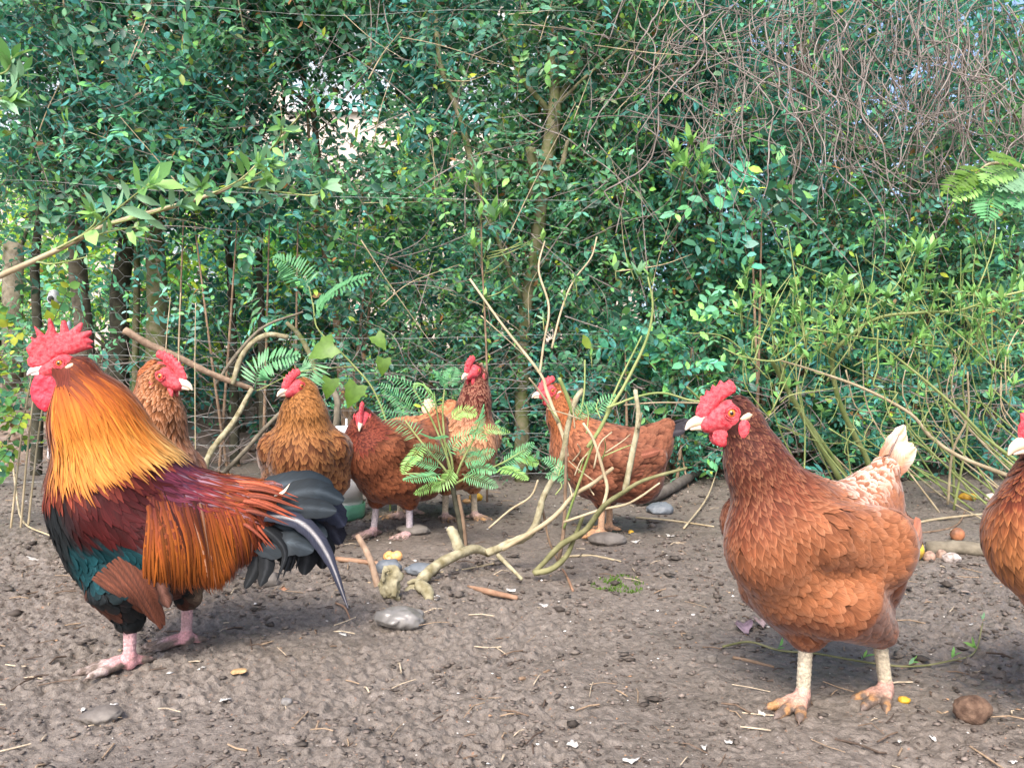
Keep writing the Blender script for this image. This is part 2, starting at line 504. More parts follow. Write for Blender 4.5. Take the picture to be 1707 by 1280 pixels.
# ------------------------------------------------------------------ plants
# leaf template: 8 points, folded along the midrib
LT = np.array(((0, 0), (.30, -.80), (.30, 0), (.30, .80), (.66, -.82), (.66, 0), (.66, .82), (1, 0)), float)
LQ = np.array(((1, 4, 5, 2), (2, 5, 6, 3))); LTR = np.array(((0, 1, 2), (0, 2, 3), (4, 7, 5), (5, 7, 6)))
def leaf_verts(P, D, N, L, W, droop=.15, fold=.25):
    B = nrm(np.cross(N, D)); N = np.cross(D, B)
    t = LT[:, 0][None, :, None]; u = LT[:, 1][None, :, None]
    L = np.asarray(L)[:, None, None]; W = np.asarray(W)[:, None, None] * .5
    return P[:, None] + D[:, None] * L * t + B[:, None] * W * u + N[:, None] * (fold * W * np.abs(u) - droop * L * t * t)
def leaf_faces(n):
    o = (np.arange(n) * 8)[:, None, None]
    return [(LTR[None] + o).reshape(-1, 3), (LQ[None] + o).reshape(-1, 4)]
def leaf_mesh(name, w, mat, droop=.15, fold=.25, seed=0):
    g = np.random.default_rng(seed)
    V = leaf_verts(np.zeros((1, 3)), np.array(((1.0, 0, 0),)), np.array(((0, 0, 1.0),)), np.array((1.0,)), np.array((w,)), droop, fold)[0]
    V = V + g.normal(0, .02, V.shape) * np.array((1, 1, .6)) * (LT[:, :1] > 0)
    me = mesh(name, V, [LTR, LQ]); me.materials.append(mat); return me
LEAF = {}
for nm in ('dark', 'mid', 'teal', 'light', 'yellow', 'fresh', 'ivy', 'pale'):
    LEAF[nm] = [leaf_mesh('leaf_' + nm, w, M['leaf_' + nm], d, f, i) for i, (w, d, f) in enumerate(((.52, .12, .22), (.60, .22, .3), (.45, .05, .2)))]
LANCE = {nm: [leaf_mesh('lance_' + nm, w, M['leaf_' + nm], d, f, i + 5) for i, (w, d, f) in enumerate(((.38, .15, .25), (.42, .25, .3), (.34, .05, .25)))] for nm in ('fresh', 'light', 'pale')}
def leaf_obj(me, p, d, n, L, parent, org, name='leaf'):
    d = d / np.linalg.norm(d); b = np.cross(n, d); bn = np.linalg.norm(b)
    if bn < 1e-4: b = np.cross((.3, .9, .2), d); bn = np.linalg.norm(b)
    b = b / bn; n = np.cross(d, b)
    m = np.eye(4); m[:3, 0] = d * L; m[:3, 1] = b * L; m[:3, 2] = n * L; m[:3, 3] = p - org
    o = bpy.data.objects.new(name, me); o.parent = parent
    o.matrix_local = Matrix(m.tolist())
    COL.objects.link(o); return o

PALETTE = np.array(((.026, .100, .062), (.040, .140, .082), (.058, .185, .092), (.062, .180, .132), (.092, .235, .165), (.12, .29, .085), (.26, .35, .05), (.17, .26, .19), (.17, .10, .05)))
PW = {'hedge': (.17, .24, .23, .16, .09, .08, .015, .01, .012), 'teal': (.12, .19, .17, .24, .15, .08, .015, .02, .015), 'yard': (.02, .05, .12, .02, .02, .38, .38, .01, .02)}

def foliage(root, org, twigs, tl, leafL, pw, nobj, nleaf=12, pal='hedge', wr=.52, up=.3, stemc=(.16, .12, .085), stem_r=.0011, tint=1.0, front_only=True):
    """twigs: (base (n,3), direction (n,3)); leaves in opposite pairs along each twig"""
    B0, D0 = twigs
    n = len(B0); m = 5
    tl = tl * rng.uniform(.6, 1.35, n)
    s = np.linspace(0, 1, m)
    bend = nrm(rng.normal(0, 1, (n, 3)) + np.array((0, -.2, -.5)))
    path = B0[:, None] + D0[:, None] * (tl[:, None] * s)[..., None] + bend[:, None] * (tl[:, None] * .28 * s ** 2)[..., None]
    A = Acc()
    V, q = tubes_batch(path, (stem_r * (1.4 - .9 * s))[None, :] * np.ones((n, 1)), 3)
    st = np.repeat(np.asarray(stemc) * rng.uniform(.5, 1.5, (n, 1)), m * 3, 0)
    k = nleaf // 2
    lt = (np.arange(k) + .9) / k
    idx = np.clip(lt * (m - 1), 0, m - 1 - 1e-6); i0 = idx.astype(int); fr = idx - i0
    pos = path[:, i0] * (1 - fr)[None, :, None] + path[:, i0 + 1] * fr[None, :, None]
    tan = nrm(path[:, i0 + 1] - path[:, i0])
    ref = nrm(rng.normal(0, 1, (n, 1, 3)) + np.array((0, -.3, .8)))
    side = nrm(np.cross(tan, np.broadcast_to(ref, tan.shape)))
    nor = np.cross(side, tan)
    P, D, N = [], [], []
    for sgn in (1, -1):
        d = nrm(side * sgn * .85 + tan * .55 + rng.normal(0, .22, tan.shape))
        P.append(pos); D.append(d); N.append(nrm(nor + np.array((0, -.35, up)) + rng.normal(0, .25, tan.shape)))
    tone = np.repeat((1 + .35 * noise3(B0 * 3.1) + rng.normal(0, .16, n))[:, None], 2 * k, 1).reshape(-1)
    warm = np.repeat(np.clip(.5 * noise3(B0 * 2.3 + 40) + rng.normal(0, .28, n), -.35, .9)[:, None], 2 * k, 1).reshape(-1)
    tsz = np.repeat(rng.uniform(.72, 1.38, n)[:, None], 2 * k, 1).reshape(-1)
    P = np.concatenate(P, 1).reshape(-1, 3); D = np.concatenate(D, 1).reshape(-1, 3); N = np.concatenate(N, 1).reshape(-1, 3)
    keep = rng.uniform(0, 1, len(P)) < .9
    P, D, N = P[keep], D[keep], N[keep]; tone, warm, tsz = tone[keep], warm[keep], tsz[keep]
    L = .84 * leafL * tsz * rng.uniform(.7, 1.2, len(P)); W = L * wr * rng.uniform(.8, 1.15, len(P))
    ci = rng.choice(len(PALETTE), len(P), p=np.array(PW[pal]) / sum(PW[pal]))
    C = PALETTE[ci] * rng.uniform(.75, 1.3, (len(P), 1)) * tint * 1.85 * np.clip(tone, .45, 1.8)[:, None]
    C = C * (1 + np.stack((warm * .8, warm * .28, -warm * .45), -1))
    # the leaves that show largest become objects of their own
    if nobj:
        sc_ = L / P[:, 1] * np.abs(N[:, 1] * .8 + N[:, 2] * .3) * np.where(P[:, 1] < np.quantile(P[:, 1], .35), 1, .1)
        pick = np.argsort(-sc_)[:nobj]
        names = ('dark', 'mid', 'mid', 'teal', 'teal', 'light', 'yellow', 'pale', 'mid')
        for i in pick:
            leaf_obj(LEAF[names[ci[i]]][i % 3], P[i], D[i], N[i], L[i], root, org)
        km = np.ones(len(P), bool); km[pick] = False
        P, D, N, L, W, C = P[km], D[km], N[km], L[km], W[km], C[km]
    LV = leaf_verts(P, D, N, L, W)
    nl = len(P)
    o = obj('crown', LV.reshape(-1, 3), leaf_faces(nl), M['leaf'], root, np.repeat(C, 8, 0), None, True, org)
    o['kind'] = 'stuff'
    o2 = obj('twigs', V, q, M['wood_attr'], root, st, None, True, org)
    o2['kind'] = 'stuff'
    return path

def pt(px, py, D): return at(px, py, D)
def twig_cloud(n, box, D0, D1, dens=None, out=.5, rise=.25):
    n = int(n * 1.25) if n > 100 else n
    """n twig bases over a pixel window between depths D0 and D1; dens(px,py)->0..1 thins it"""
    x = rng.uniform(box[0], box[2], n * 3); y = rng.uniform(box[1], box[3], n * 3)
    if dens is not None:
        k = rng.uniform(0, 1, len(x)) < dens(x, y); x, y = x[k], y[k]
    x, y = x[:n], y[:n]
    D = D0 + (D1 - D0) * rng.uniform(0, 1, len(x)) ** 1.3
    Dm = (D0 * .6 + D1 * .4)
    u = (x - 853.5) / FPX; v = -(y - 619) / FPX
    B = np.stack((u * Dm, D + .10 * noise2(u * 3.5, v * 3.5, .35), CAM_H + v * Dm), -1)
    B = B[B[:, 2] > .03]
    d = nrm(rng.normal(0, 1, B.shape) * np.array((1, .6, .9)) + np.array((0, -out, rise)))
    return B, d

def limb(root, org, name, pts, r, mat, ns=8, n=6, jit=.05, kids=None):
    V, F = tube(spl(pts, n), r, ns, jit)
    return obj(name, V, F, mat, root, None, None, True, org)

def shrub(name, label, cat, group, trunks, twigs, tl, leafL, nobj, pal='hedge', pw=None, **kw):
    """trunks: list of (points, radii, material, [branches])"""
    b = np.array(trunks[0][0][0]); org = np.array((b[0], b[1], 0.0)); 
    root = empty(name, org, label, cat, group)
    for k, (pts, r, mat, br) in enumerate(trunks):
        pts = [np.array(p) for p in pts]
        if k == 0 or pts[0][2] < .2: pts[0] = np.array((pts[0][0], pts[0][1], -.03))
        t = limb(root, org, 'trunk', pts, r, mat)
        for bp_, br_ in br:
            V, F = tube(spl(bp_, 5), br_, 6, .05)
            obj('branch', V, F, mat, t, None, None, True, org)
    foliage(root, org, twigs, tl, leafL, None, nobj, pal=pal, **kw)
    return root

def crown_branches(top, n, spread, rise, r0):
    out = []
    for i in range(n):
        a = rng.uniform(0, 2 * PI)
        e = top + np.array((math.cos(a) * spread, math.sin(a) * spread * .5, rise * rng.uniform(.5, 1.3)))
        mid = (top + e) / 2 + rng.normal(0, .06, 3)
        out.append(([top - np.array((0, 0, .05)), mid, e], [r0, r0 * .6, r0 * .25]))
    return out

# gaps in the left canopy where the pale house shows through
def dens_left(x, y):
    d = np.ones_like(x)
    for gx, gy, rx, ry, k in ((550, 245, 135, 72, .985), (500, 120, 100, 58, .93), (625, 225, 60, 60, .95), (300, 90, 60, 85, .9), (212, 120, 38, 75, .85), (690, 150, 40, 40, .7), (590, 140, 75, 45, .93), (720, 380, 26, 70, .8), (680, 40, 90, 50, .45)):
        d *= 1 - k * np.exp(-(((x - gx) / rx) ** 2 + ((y - gy) / ry) ** 2) ** 1.5)
    d *= lerp(1.0, .26, sstep(320, 410, y + 25 * np.sin(x * .03)) * sstep(650, 560, x))
    d *= lerp(1.0, .45, sstep(330, 420, y) * sstep(820, 700, x))
    return d

DH = 3.75
GT = 'slender trees of the hedge'
lt_spec = [  # trunk pixel path, radius, bark, crown window, count, label
    ([(60, 800), (64, 600), (58, 450), (66, 330), (50, 180)], .022, 'bark_dark', (-120, -80, 190, 360), 330, 'thin dark trunked hedge tree nearest the yellowing hanging leaf'),
    ([(140, 800), (140, 560), (128, 420), (130, 300), (150, 100)], .048, 'bark_grey', (20, -80, 330, 370), 420, 'straight grey trunked hedge tree rising behind the red comb of the rooster'),
    ([(188, 800), (198, 600), (200, 480), (212, 380), (190, 200)], .050, 'bark_dark', (120, -80, 420, 380), 420, 'dark thick trunked hedge tree left of the slim mossy trunk'),
    ([(226, 800), (226, 600), (228, 480), (232, 360), (262, 200)], .017, 'bark_moss', (170, -80, 470, 340), 200, 'slim mossy hedge tree squeezed between two thick dark trunks'),
    ([(272, 800), (262, 600), (262, 470), (258, 370), (276, 180), (270, 20)], .050, 'bark_moss', (220, -80, 560, 380), 420, 'thick mossy trunked hedge tree right of the slim mossy trunk'),
    ([(392, 790), (388, 560), (382, 430), (372, 330), (350, 200)], .020, 'bark_dark', (300, -80, 600, 360), 300, 'thin dark hedge tree behind the chicken wire left of the leaning brown stem'),
    ([(440, 790), (436, 540), (432, 430), (440, 320), (470, 180)], .018, 'bark_dark', (380, -80, 660, 360), 300, 'thin blackish hedge tree beside the hexagon netting'),
    ([(585, 790), (562, 520), (544, 420), (536, 330), (520, 160)], .024, 'bark_brown', (450, -80, 740, 400), 360, 'leaning brown stemmed hedge tree behind the upper fern frond'),
]
for i, (pp, r, bark, win, cnt, lab) in enumerate(lt_spec):
    Dt = DH + .12 * ((i * 7) % 4)
    pts = [pt(x, y, Dt) for x, y in pp]
    br = crown_branches(pts[-2], 4, .35, .35, r * .6) + crown_branches(pts[-1], 3, .3, .3, r * .5)
    tw = twig_cloud(int(cnt * 1.15), win, DH - .35, DH + .55, dens_left)
    shrub('hedge_tree', lab, 'tree', GT, [(pts, [r * 1.25, r, r * .9, r * .8, r * .5], M[bark], br)], tw, .24, .050, 90, pal='teal')

# central mossy tree
pts = [pt(870, 800, 3.55), pt(872, 560, 3.55), pt(893, 420, 3.52), pt(905, 300, 3.5), pt(925, 180, 3.5), pt(915, 60, 3.55)]
br = [([pt(890, 340, 3.5), pt(889, 285, 3.47), pt(884, 248, 3.44)], [.026, .024, .020]), ([pt(908, 320, 3.5), pt(935, 280, 3.45), pt(946, 235, 3.42)], [.018, .014, .008]),
      ([pt(920, 190, 3.5), pt(870, 130, 3.45), pt(840, 60, 3.5)], [.016, .010, .006]), ([pt(922, 190, 3.5), pt(960, 110, 3.5), pt(1000, 20, 3.5)], [.018, .010, .006]),
      ([pt(925, 180, 3.5), pt(975, 130, 3.42), pt(1060, 60, 3.4)], [.010, .007, .004]), ([pt(868, 500, 3.5), pt(830, 400, 3.45), pt(800, 330, 3.42)], [.013, .010, .006]),
      ([pt(800, 330, 3.42), pt(765, 190, 3.42), pt(735, 110, 3.45), pt(722, -20, 3.5)], [.013, .014, .012, .010])]
shrub('hedge_tree', 'mossy crooked tree with broken stubs standing in the middle of the hedge', 'tree', None, [(pts, [.034, .030, .028, .034, .030, .012], M['bark_moss'], br)],
      twig_cloud(1150, (630, -80, 1010, 400), 3.45, 4.2, dens_left), .22, .046, 200, pal='teal')
# understorey bushes
def bush(name, label, px, win, cnt, D0, D1, leafL, nobj, pal, tl=.2, dens=None, stems=4, group='bushes filling the hedge', bark='bark_brown', tr=1.0, **kw):
    trunks = []
    Dm = (D0 + D1) / 2
    for k in range(stems):
        x0 = px + rng.uniform(-.3, .3) * (win[2] - win[0]); x1 = x0 + rng.uniform(-60, 60)
        b0 = pt(x0, 800, Dm); b0[2] = 0
        trunks.append(([b0, pt((x0 + x1) / 2, (win[1] + 800) / 2 + 40, Dm + rng.uniform(-.1, .1)), pt(x1, max(win[1], 0) + 40, Dm)], [.012 * tr, .010 * tr, .005 * tr], M[bark], []))
    return shrub(name, label, 'bush', group, trunks, twig_cloud(cnt, win, D0, D1, dens), tl, leafL, nobj, pal=pal, **kw)
low = lambda x, y: np.ones_like(x)
bush('privet_bush', 'blue-green bush behind the two fern fronds', 640, (560, 430, 800, 690), 330, 3.5, 4.1, .034, 150, 'teal', tl=.15)
bush('privet_bush', 'leafy bush around the foot of the mossy crooked tree', 880, (760, 340, 1010, 760), 900, 3.5, 4.2, .038, 200, 'hedge', tl=.17)
bush('ivy_bush', 'small leaved bush under the hedge behind the black tailed hen', 1080, (960, 560, 1250, 800), 520, 3.35, 3.9, .034, 160, 'hedge', tl=.14)
def dens_right(x, y):
    d = np.ones_like(x)
    d *= 1 - .8 * np.exp(-(((x - 1310) / 150) ** 2 + ((y - 300) / 42) ** 2) ** 1.5)
    d *= 1 - .6 * np.exp(-(((x - 1480) / 110) ** 2 + ((y - 170) / 170) ** 2) ** 1.5)
    d *= 1 - .5 * np.exp(-(((x - 1280) / 60) ** 2 + ((y - 110) / 45) ** 2) ** 1.5)
    d *= 1 - .95 * sstep(1640, 1700, x) * sstep(70, 20, y)
    return d
bush('privet_bush', 'dense dark privet bush right of the mossy crooked tree', 1030, (900, -80, 1190, 700), 1650, 3.55, 4.35, .046, 280, 'hedge', tl=.2, dens=dens_right)
bush('privet_bush', 'dense privet bush below the hanging dry vines and above the large hen', 1280, (1120, 200, 1440, 790), 1350, 3.5, 4.3, .042, 280, 'hedge', tl=.19, dens=dens_right)
bush('privet_bush', 'privet bush overgrown by the thickest curtain of dry vines', 1420, (1150, -80, 1560, 330), 900, 3.7, 4.4, .044, 200, 'teal', tl=.2, dens=dens_right)
bush('privet_bush', 'privet bush behind the sprawling green stemmed shrub', 1500, (1380, 280, 1640, 790), 1100, 3.55, 4.3, .040, 240, 'hedge', tl=.18, dens=dens_right)
bush('privet_bush', 'privet bush behind the hanging feathery leaves at the hedge end', 1690, (1560, -60, 1860, 790), 1200, 3.6, 4.35, .040, 200, 'teal', tl=.18, dens=dens_right)
bush('laurel_bush', 'tall dark bush closing the hedge behind the curtain of dry vines', 1420, (1000, -160, 1960, 480), 1700, 4.5, 5.2, .065, 0, 'hedge', tl=.28, tr=1.6, group=None, dens=lambda x, y: 1 - .97 * sstep(1650, 1690, x) * sstep(70, 30, y))
bush('broadleaf_bush', 'broad leaved light green sprays pushing out of the dense privet', 1290, (1190, 290, 1370, 400), 34, 3.35, 3.5, .060, 60, 'teal', tl=.26, tr=.6, stems=2, group=None, tint=1.3)
bush('broadleaf_bush', 'broad leaved bright tuft low in the hedge beside the black tailed hen', 1090, (1000, 540, 1180, 660), 40, 3.3, 3.45, .055, 60, 'hedge', tl=.2, tr=.6, stems=2, group=None, tint=1.3)
bush('broadleaf_bush', 'loose light green tangle of leaves among the left trunks', 330, (0, 330, 620, 620), 90, 3.35, 3.7, .048, 100, 'teal', tl=.22, tr=.6, stems=5, group=None, tint=1.2)
# weeds at the foot of the left trees
bush('weedy_plant', 'thin weedy plant with round leaves before the beak of the rooster', 26, (-30, 540, 62, 760), 46, 2.35, 2.55, .030, 60, 'yard', tl=.10, stems=3, group=None, bark='straw_stem', tr=.28, wr=.8, tint=.7)

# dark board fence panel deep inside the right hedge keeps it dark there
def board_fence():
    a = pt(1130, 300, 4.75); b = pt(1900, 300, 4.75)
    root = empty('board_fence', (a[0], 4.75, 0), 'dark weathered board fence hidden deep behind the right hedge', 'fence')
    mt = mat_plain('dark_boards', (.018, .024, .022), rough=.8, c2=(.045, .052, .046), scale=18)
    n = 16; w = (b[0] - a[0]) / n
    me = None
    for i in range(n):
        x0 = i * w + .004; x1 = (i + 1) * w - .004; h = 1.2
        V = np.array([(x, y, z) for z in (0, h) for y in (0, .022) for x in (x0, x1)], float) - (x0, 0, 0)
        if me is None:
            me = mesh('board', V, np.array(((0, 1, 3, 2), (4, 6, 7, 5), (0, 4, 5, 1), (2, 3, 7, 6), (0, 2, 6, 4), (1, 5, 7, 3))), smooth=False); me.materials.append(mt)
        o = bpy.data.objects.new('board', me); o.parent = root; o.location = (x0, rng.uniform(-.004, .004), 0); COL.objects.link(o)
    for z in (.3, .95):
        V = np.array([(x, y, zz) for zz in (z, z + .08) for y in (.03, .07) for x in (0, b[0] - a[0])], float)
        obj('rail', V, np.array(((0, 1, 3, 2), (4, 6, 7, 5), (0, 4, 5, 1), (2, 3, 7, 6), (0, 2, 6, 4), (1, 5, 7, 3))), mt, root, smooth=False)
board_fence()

# ------------------------------------------------------------------ dry vines
def vines():
    o0 = pt(1450, 800, 3.6); o0[2] = 0
    root = empty('dry_vine_tangle', o0, 'curtain of bare brown vines hanging over the right hedge', 'vines')
    def walk(p, d, L, n, wob, grav, curl):
        P = [p]; ax = nrm(rng.normal(0, 1, 3) * (1, .3, 1))
        for i in range(n):
            d = d + rng.normal(0, wob, 3) * (1, .5, 1) + np.array((0, 0, -grav)) + curl * np.cross(ax, d) / n * 6
            d = d / np.linalg.norm(d)
            p = p + d * L / n
            p[1] = np.clip(p[1], 3.22, 3.75)
            P.append(p.copy())
        return np.array(P)
    for k in range(290):
        if k < 215:   # hanging curtains
            x = rng.choice([rng.normal(1490, 80), rng.normal(1280, 90), rng.uniform(1040, 1400), rng.uniform(1060, 1720), rng.normal(1600, 50)]); y = rng.uniform(-40, 180)
            P = walk(pt(x, y, rng.uniform(3.3, 3.6)), np.array((rng.normal(0, .35), 0, -1.0)), rng.uniform(.35, .95), 16, .20, .09, rng.normal(0, .4))
            r = rng.uniform(.0014, .0036)
        elif k < 250:  # loops and arcs
            x = rng.uniform(1050, 1720); y = rng.uniform(-10, 300)
            P = walk(pt(x, y, rng.uniform(3.28, 3.55)), np.array((rng.choice((-1, 1)) * 1.0, 0, rng.normal(-.2, .4))), rng.uniform(.3, .9), 16, .18, .03, rng.normal(0, 1.6))
            r = rng.uniform(.0014, .0030)
        else:          # long runners sloping across the top
            x = rng.uniform(830, 1250); y = rng.uniform(-20, 260)
            P = walk(pt(x, y, rng.uniform(3.3, 3.5)), np.array((1.0, 0, rng.normal(-.15, .5))), rng.uniform(.4, 1.1), 14, .10, .01, rng.normal(0, .3))
            r = rng.uniform(.0014, .0028)
        V, F = tube(spl(P, 2), [r, r, r * .5], 5, .05)
        obj('stem', V, F, M['vine'], root, None, None, True, o0)
    A = Acc()
    for k in range(260):
        x = rng.choice([rng.normal(1500, 90), rng.uniform(1080, 1720)]); y = rng.uniform(-40, 280)
        P = walk(pt(x, y, rng.uniform(3.45, 3.75)), np.array((rng.normal(0, .8), 0, rng.normal(-.6, .5))), rng.uniform(.25, .7), 12, .25, .04, rng.normal(0, 1.0))
        V, F = tube(P, rng.uniform(.0010, .0020), 4); A.add(V, F)
    t = A.build('thin_stems', M['vine'], root, o0); t['kind'] = 'stuff'
vines()

# bare twigs criss-crossing the hedge face
def bare_twigs():
    o0 = pt(760, 800, 3.5); o0[2] = 0
    root = empty('bare_twigs', o0, 'loose web of bare grey twigs hanging before the left and middle hedge', 'twigs')
    for k in range(150):
        if k < 90:
            x = rng.uniform(560, 1150); y = rng.uniform(20, 560)
        else:
            x = rng.uniform(0, 700); y = rng.uniform(0, 420)
        a = rng.choice((R(80), R(100), R(20), R(-25), R(160), R(60))) + rng.normal(0, .25); L = rng.uniform(.18, .6)
        p = pt(x, y, rng.uniform(3.3, 3.5))
        d = np.array((math.cos(a), rng.normal(0, .15), math.sin(a)))
        sd_ = nrm(rng.normal(0, 1, 3))
        P = [p, p + d * L * .5 + sd_ * L * .06, p + d * L + sd_ * rng.normal(0, .12) * L]
        r = rng.uniform(.0012, .0034)
        V, F = tube(spl(P, 5), [r, r * .7, r * .35], 5, .05)
        obj('twig', V, F, M['vine'] if rng.uniform() < .7 else M['straw_stem'], root, None, None, True, o0)
    # a denser low tangle
    A = Acc()
    for k in range(420):
        x = rng.uniform(-20, 1720); y = rng.uniform(640, 800) if x > 900 else rng.uniform(600, 800)
        p = pt(x, y, rng.uniform(3.25, 3.6)); a = rng.uniform(0, PI); L = rng.uniform(.08, .35)
        P = [p, p + np.array((math.cos(a), rng.normal(0, .2), math.sin(a) * .7)) * L * .5 + rng.normal(0, .02, 3), p + np.array((math.cos(a), rng.normal(0, .2), math.sin(a) * .7)) * L]
        P = [np.maximum(q, (-9, 0, .01)) for q in P]
        V, F = tube(spl(P, 3), [.0022, .001], 4); A.add(V, F)
    t = A.build('low_twigs', M['vine'], root, o0); t['kind'] = 'stuff'
bare_twigs()

# ------------------------------------------------------------------ wire fence
def wire_fence():
    D = 3.2
    a = pt(-80, 640, D); b = pt(1500, 640, D)
    root = empty('wire_fence', (a[0], D, 0), 'galvanised hexagon netting and line wires strung before the hedge', 'fence')
    org = np.array((a[0], D, 0))
    def warp(V):
        V = V.copy()
        V[:, 1] += 1.0 * sstep(.25, 1.0, V[:, 0])
        V[:, 1] += .05 * noise2(V[:, 0], V[:, 2], .55); V[:, 2] += .02 * noise2(V[:, 0] + 9, V[:, 2], .4) + .012 * np.sin(V[:, 0] * 2.1); V[:, 0] += .012 * noise2(V[:, 0], V[:, 2] + 7, .2)
        return V
    w, h = .050, .058     # hexagon cells
    segs = []
    nx = int((b[0] - a[0]) / w); nz = int(2.25 / h)
    tw = .012
    for j in range(nz):
        for i in range(nx):
            # twisted level pieces and the two slanted wires
            x = a[0] + i * w; z = .03 + j * h + (h / 2 if i % 2 else 0)
            t0 = np.array((x - tw, D, z)); t1 = np.array((x + tw, D, z))
            segs += [(t0, t1, .0007), (t1, np.array((x + w - tw, D, z + h / 2)), .00042), (t1, np.array((x + w - tw, D, z - h / 2)), .00042)]
    P = np.array([(s[0], s[1]) for s in segs]); r = np.array([s[2] for s in segs])
    sh = P.shape; P = warp(P.reshape(-1, 3)).reshape(sh)
    V, q = tubes_batch(P, r[:, None] * np.ones((1, 2)), 3)
    o = obj('netting', V, q, M['wire'], root, None, None, True, org); o['kind'] = 'stuff'
    for z in (.05, .20, .30, .41, .52, .63, 1.18, 1.92):
        x = np.linspace(a[0], b[0] + (1.8 if z > 1.5 else 0), 60)
        P = warp(np.stack((x, np.full(60, D - .006), np.full(60, z) + .02 * np.sin(x * 1.3 + z * 9)), -1))
        V, F = tube(P, .0008, 5); obj('line_wire', V, F, M['wire'], root, None, None, True, org)
    for x, yy in ((a[0] + .02, D + .03), (b[0] - .02, D + 1.05)):
        V, F = tube(np.array(((x, yy, -.05), (x, yy, 1.1), (x, yy, 2.3))), .03, 10, .02); obj('post', V, F, M['bark_grey'], root, None, None, True, org)
wire_fence()
# ------------------------------------------------------------------ the neighbour's yard beyond the hedge
def bank():
    xs = np.linspace(-14, 14, 130); ys = np.concatenate((np.linspace(3.95, 8, 70), np.geomspace(8.3, 60, 24)))
    X, Y = np.meshgrid(xs, ys)
    Z = .62 * sstep(4.0, 6.2, Y) + .05 * noise2(X, Y, .5) * sstep(3.95, 4.4, Y) + .02 * noise2(X, Y, .12) - .05 * sstep(4.3, 3.95, Y)
    ny, nx = X.shape
    i, j = np.meshgrid(np.arange(ny - 1), np.arange(nx - 1), indexing='ij')
    q = np.stack((i * nx + j, i * nx + j + 1, (i + 1) * nx + j + 1, (i + 1) * nx + j), -1).reshape(-1, 4)
    m = mat_plain('leaf_litter', (.10, .075, .055), rough=.9, c2=(.26, .19, .15), scale=14, bump=.8, bscale=30)
    o = obj('bank', np.stack((X, Y, Z), -1).reshape(-1, 3), q, m); o['kind'] = 'structure'
bank()
bankz = lambda y: .62 * float(sstep(4.0, 6.2, np.array(y)))
def litter():
    n = 2600
    x = rng.uniform(-3.4, 1.0, n); y = rng.uniform(4.1, 7, n); z = .62 * sstep(4.0, 6.2, y) + .05 * noise2(x, y, .5) * sstep(3.95, 4.4, y) + .012
    P = np.stack((x, y, z), -1); D = nrm(rng.normal(0, 1, (n, 3)) * (1, 1, .3)); N = nrm(rng.normal(0, .4, (n, 3)) + (0, -.3, 1))
    L = rng.uniform(.03, .08, n)
    c = np.array(((.30, .21, .16), (.19, .12, .08), (.42, .34, .28), (.12, .08, .05)))[rng.integers(0, 4, n)]
    V = leaf_verts(P, D, N, L, L * .6)
    o = obj('leaf_litter', V.reshape(-1, 3), leaf_faces(n), M['leaf'], None, np.repeat(c, 8, 0))
    tag(o, 'carpet of dead brown leaves on the bank behind the left trees', 'leaf litter', kind='stuff')
litter()
def boxv(x0, x1, y0, y1, z0, z1):
    return np.array([(x, y, z) for z in (z0, z1) for y in (y0, y1) for x in (x0, x1)], float)
BQ = np.array(((0, 2, 3, 1), (4, 5, 7, 6), (0, 1, 5, 4), (2, 6, 7, 3), (0, 4, 6, 2), (1, 3, 7, 5)))
def house():
    y = 10.0
    root = empty('house', (-3, y, .5), 'pale cream house showing through gaps in the left hedge', 'house')
    org = (-3, y, .5)
    wall = mat_plain('cream_render', (.58, .51, .43), rough=.85, var=.08, scale=3)
    white = mat_plain('white_frame', (.8, .8, .8), rough=.5, var=.03)
    glass = mat_plain('window_glass', (.35, .42, .48), rough=.08, spec=.8, var=.2, scale=1)
    o = obj('wall', boxv(-8, 1.6, y, y + 6, .3, 5.6), BQ, wall, root, smooth=False, org=org)
    for x0, z0, x1, z1 in ((-2.7, 3.75, -1.5, 4.75), (-.6, 3.6, .6, 4.75), (-6.6, 3.4, -5.2, 4.7), (-4.4, 1.0, -3.3, 2.4)):
        w = obj('window', boxv(x0, x1, y - .03, y + .02, z0, z1), BQ, glass, root, smooth=False, org=org)
        for b in ((x0 - .08, x1 + .08, z1, z1 + .08), (x0 - .08, x1 + .08, z0 - .1, z0), (x0 - .08, x0, z0, z1), (x1, x1 + .08, z0, z1), ((x0 + x1) / 2 - .03, (x0 + x1) / 2 + .03, z0, z1)):
            obj('frame', boxv(b[0], b[1], y - .07, y - .035, b[2], b[3]), BQ, white, w, smooth=False, org=org)
    V = np.array(((-8.6, y - .6, 5.5), (2.2, y - .6, 5.5), (2.2, y + 6.6, 5.5), (-8.6, y + 6.6, 5.5), (-8.6, y + 3, 7.6), (2.2, y + 3, 7.6)))
    obj('roof', V, [np.array(((0, 1, 5, 4), (2, 3, 4, 5), (0, 3, 2, 1))), np.array(((0, 4, 3), (1, 2, 5)))], mat_plain('roof_tiles', (.16, .08, .06), rough=.8, scale=6), root, smooth=False, org=org)
house()
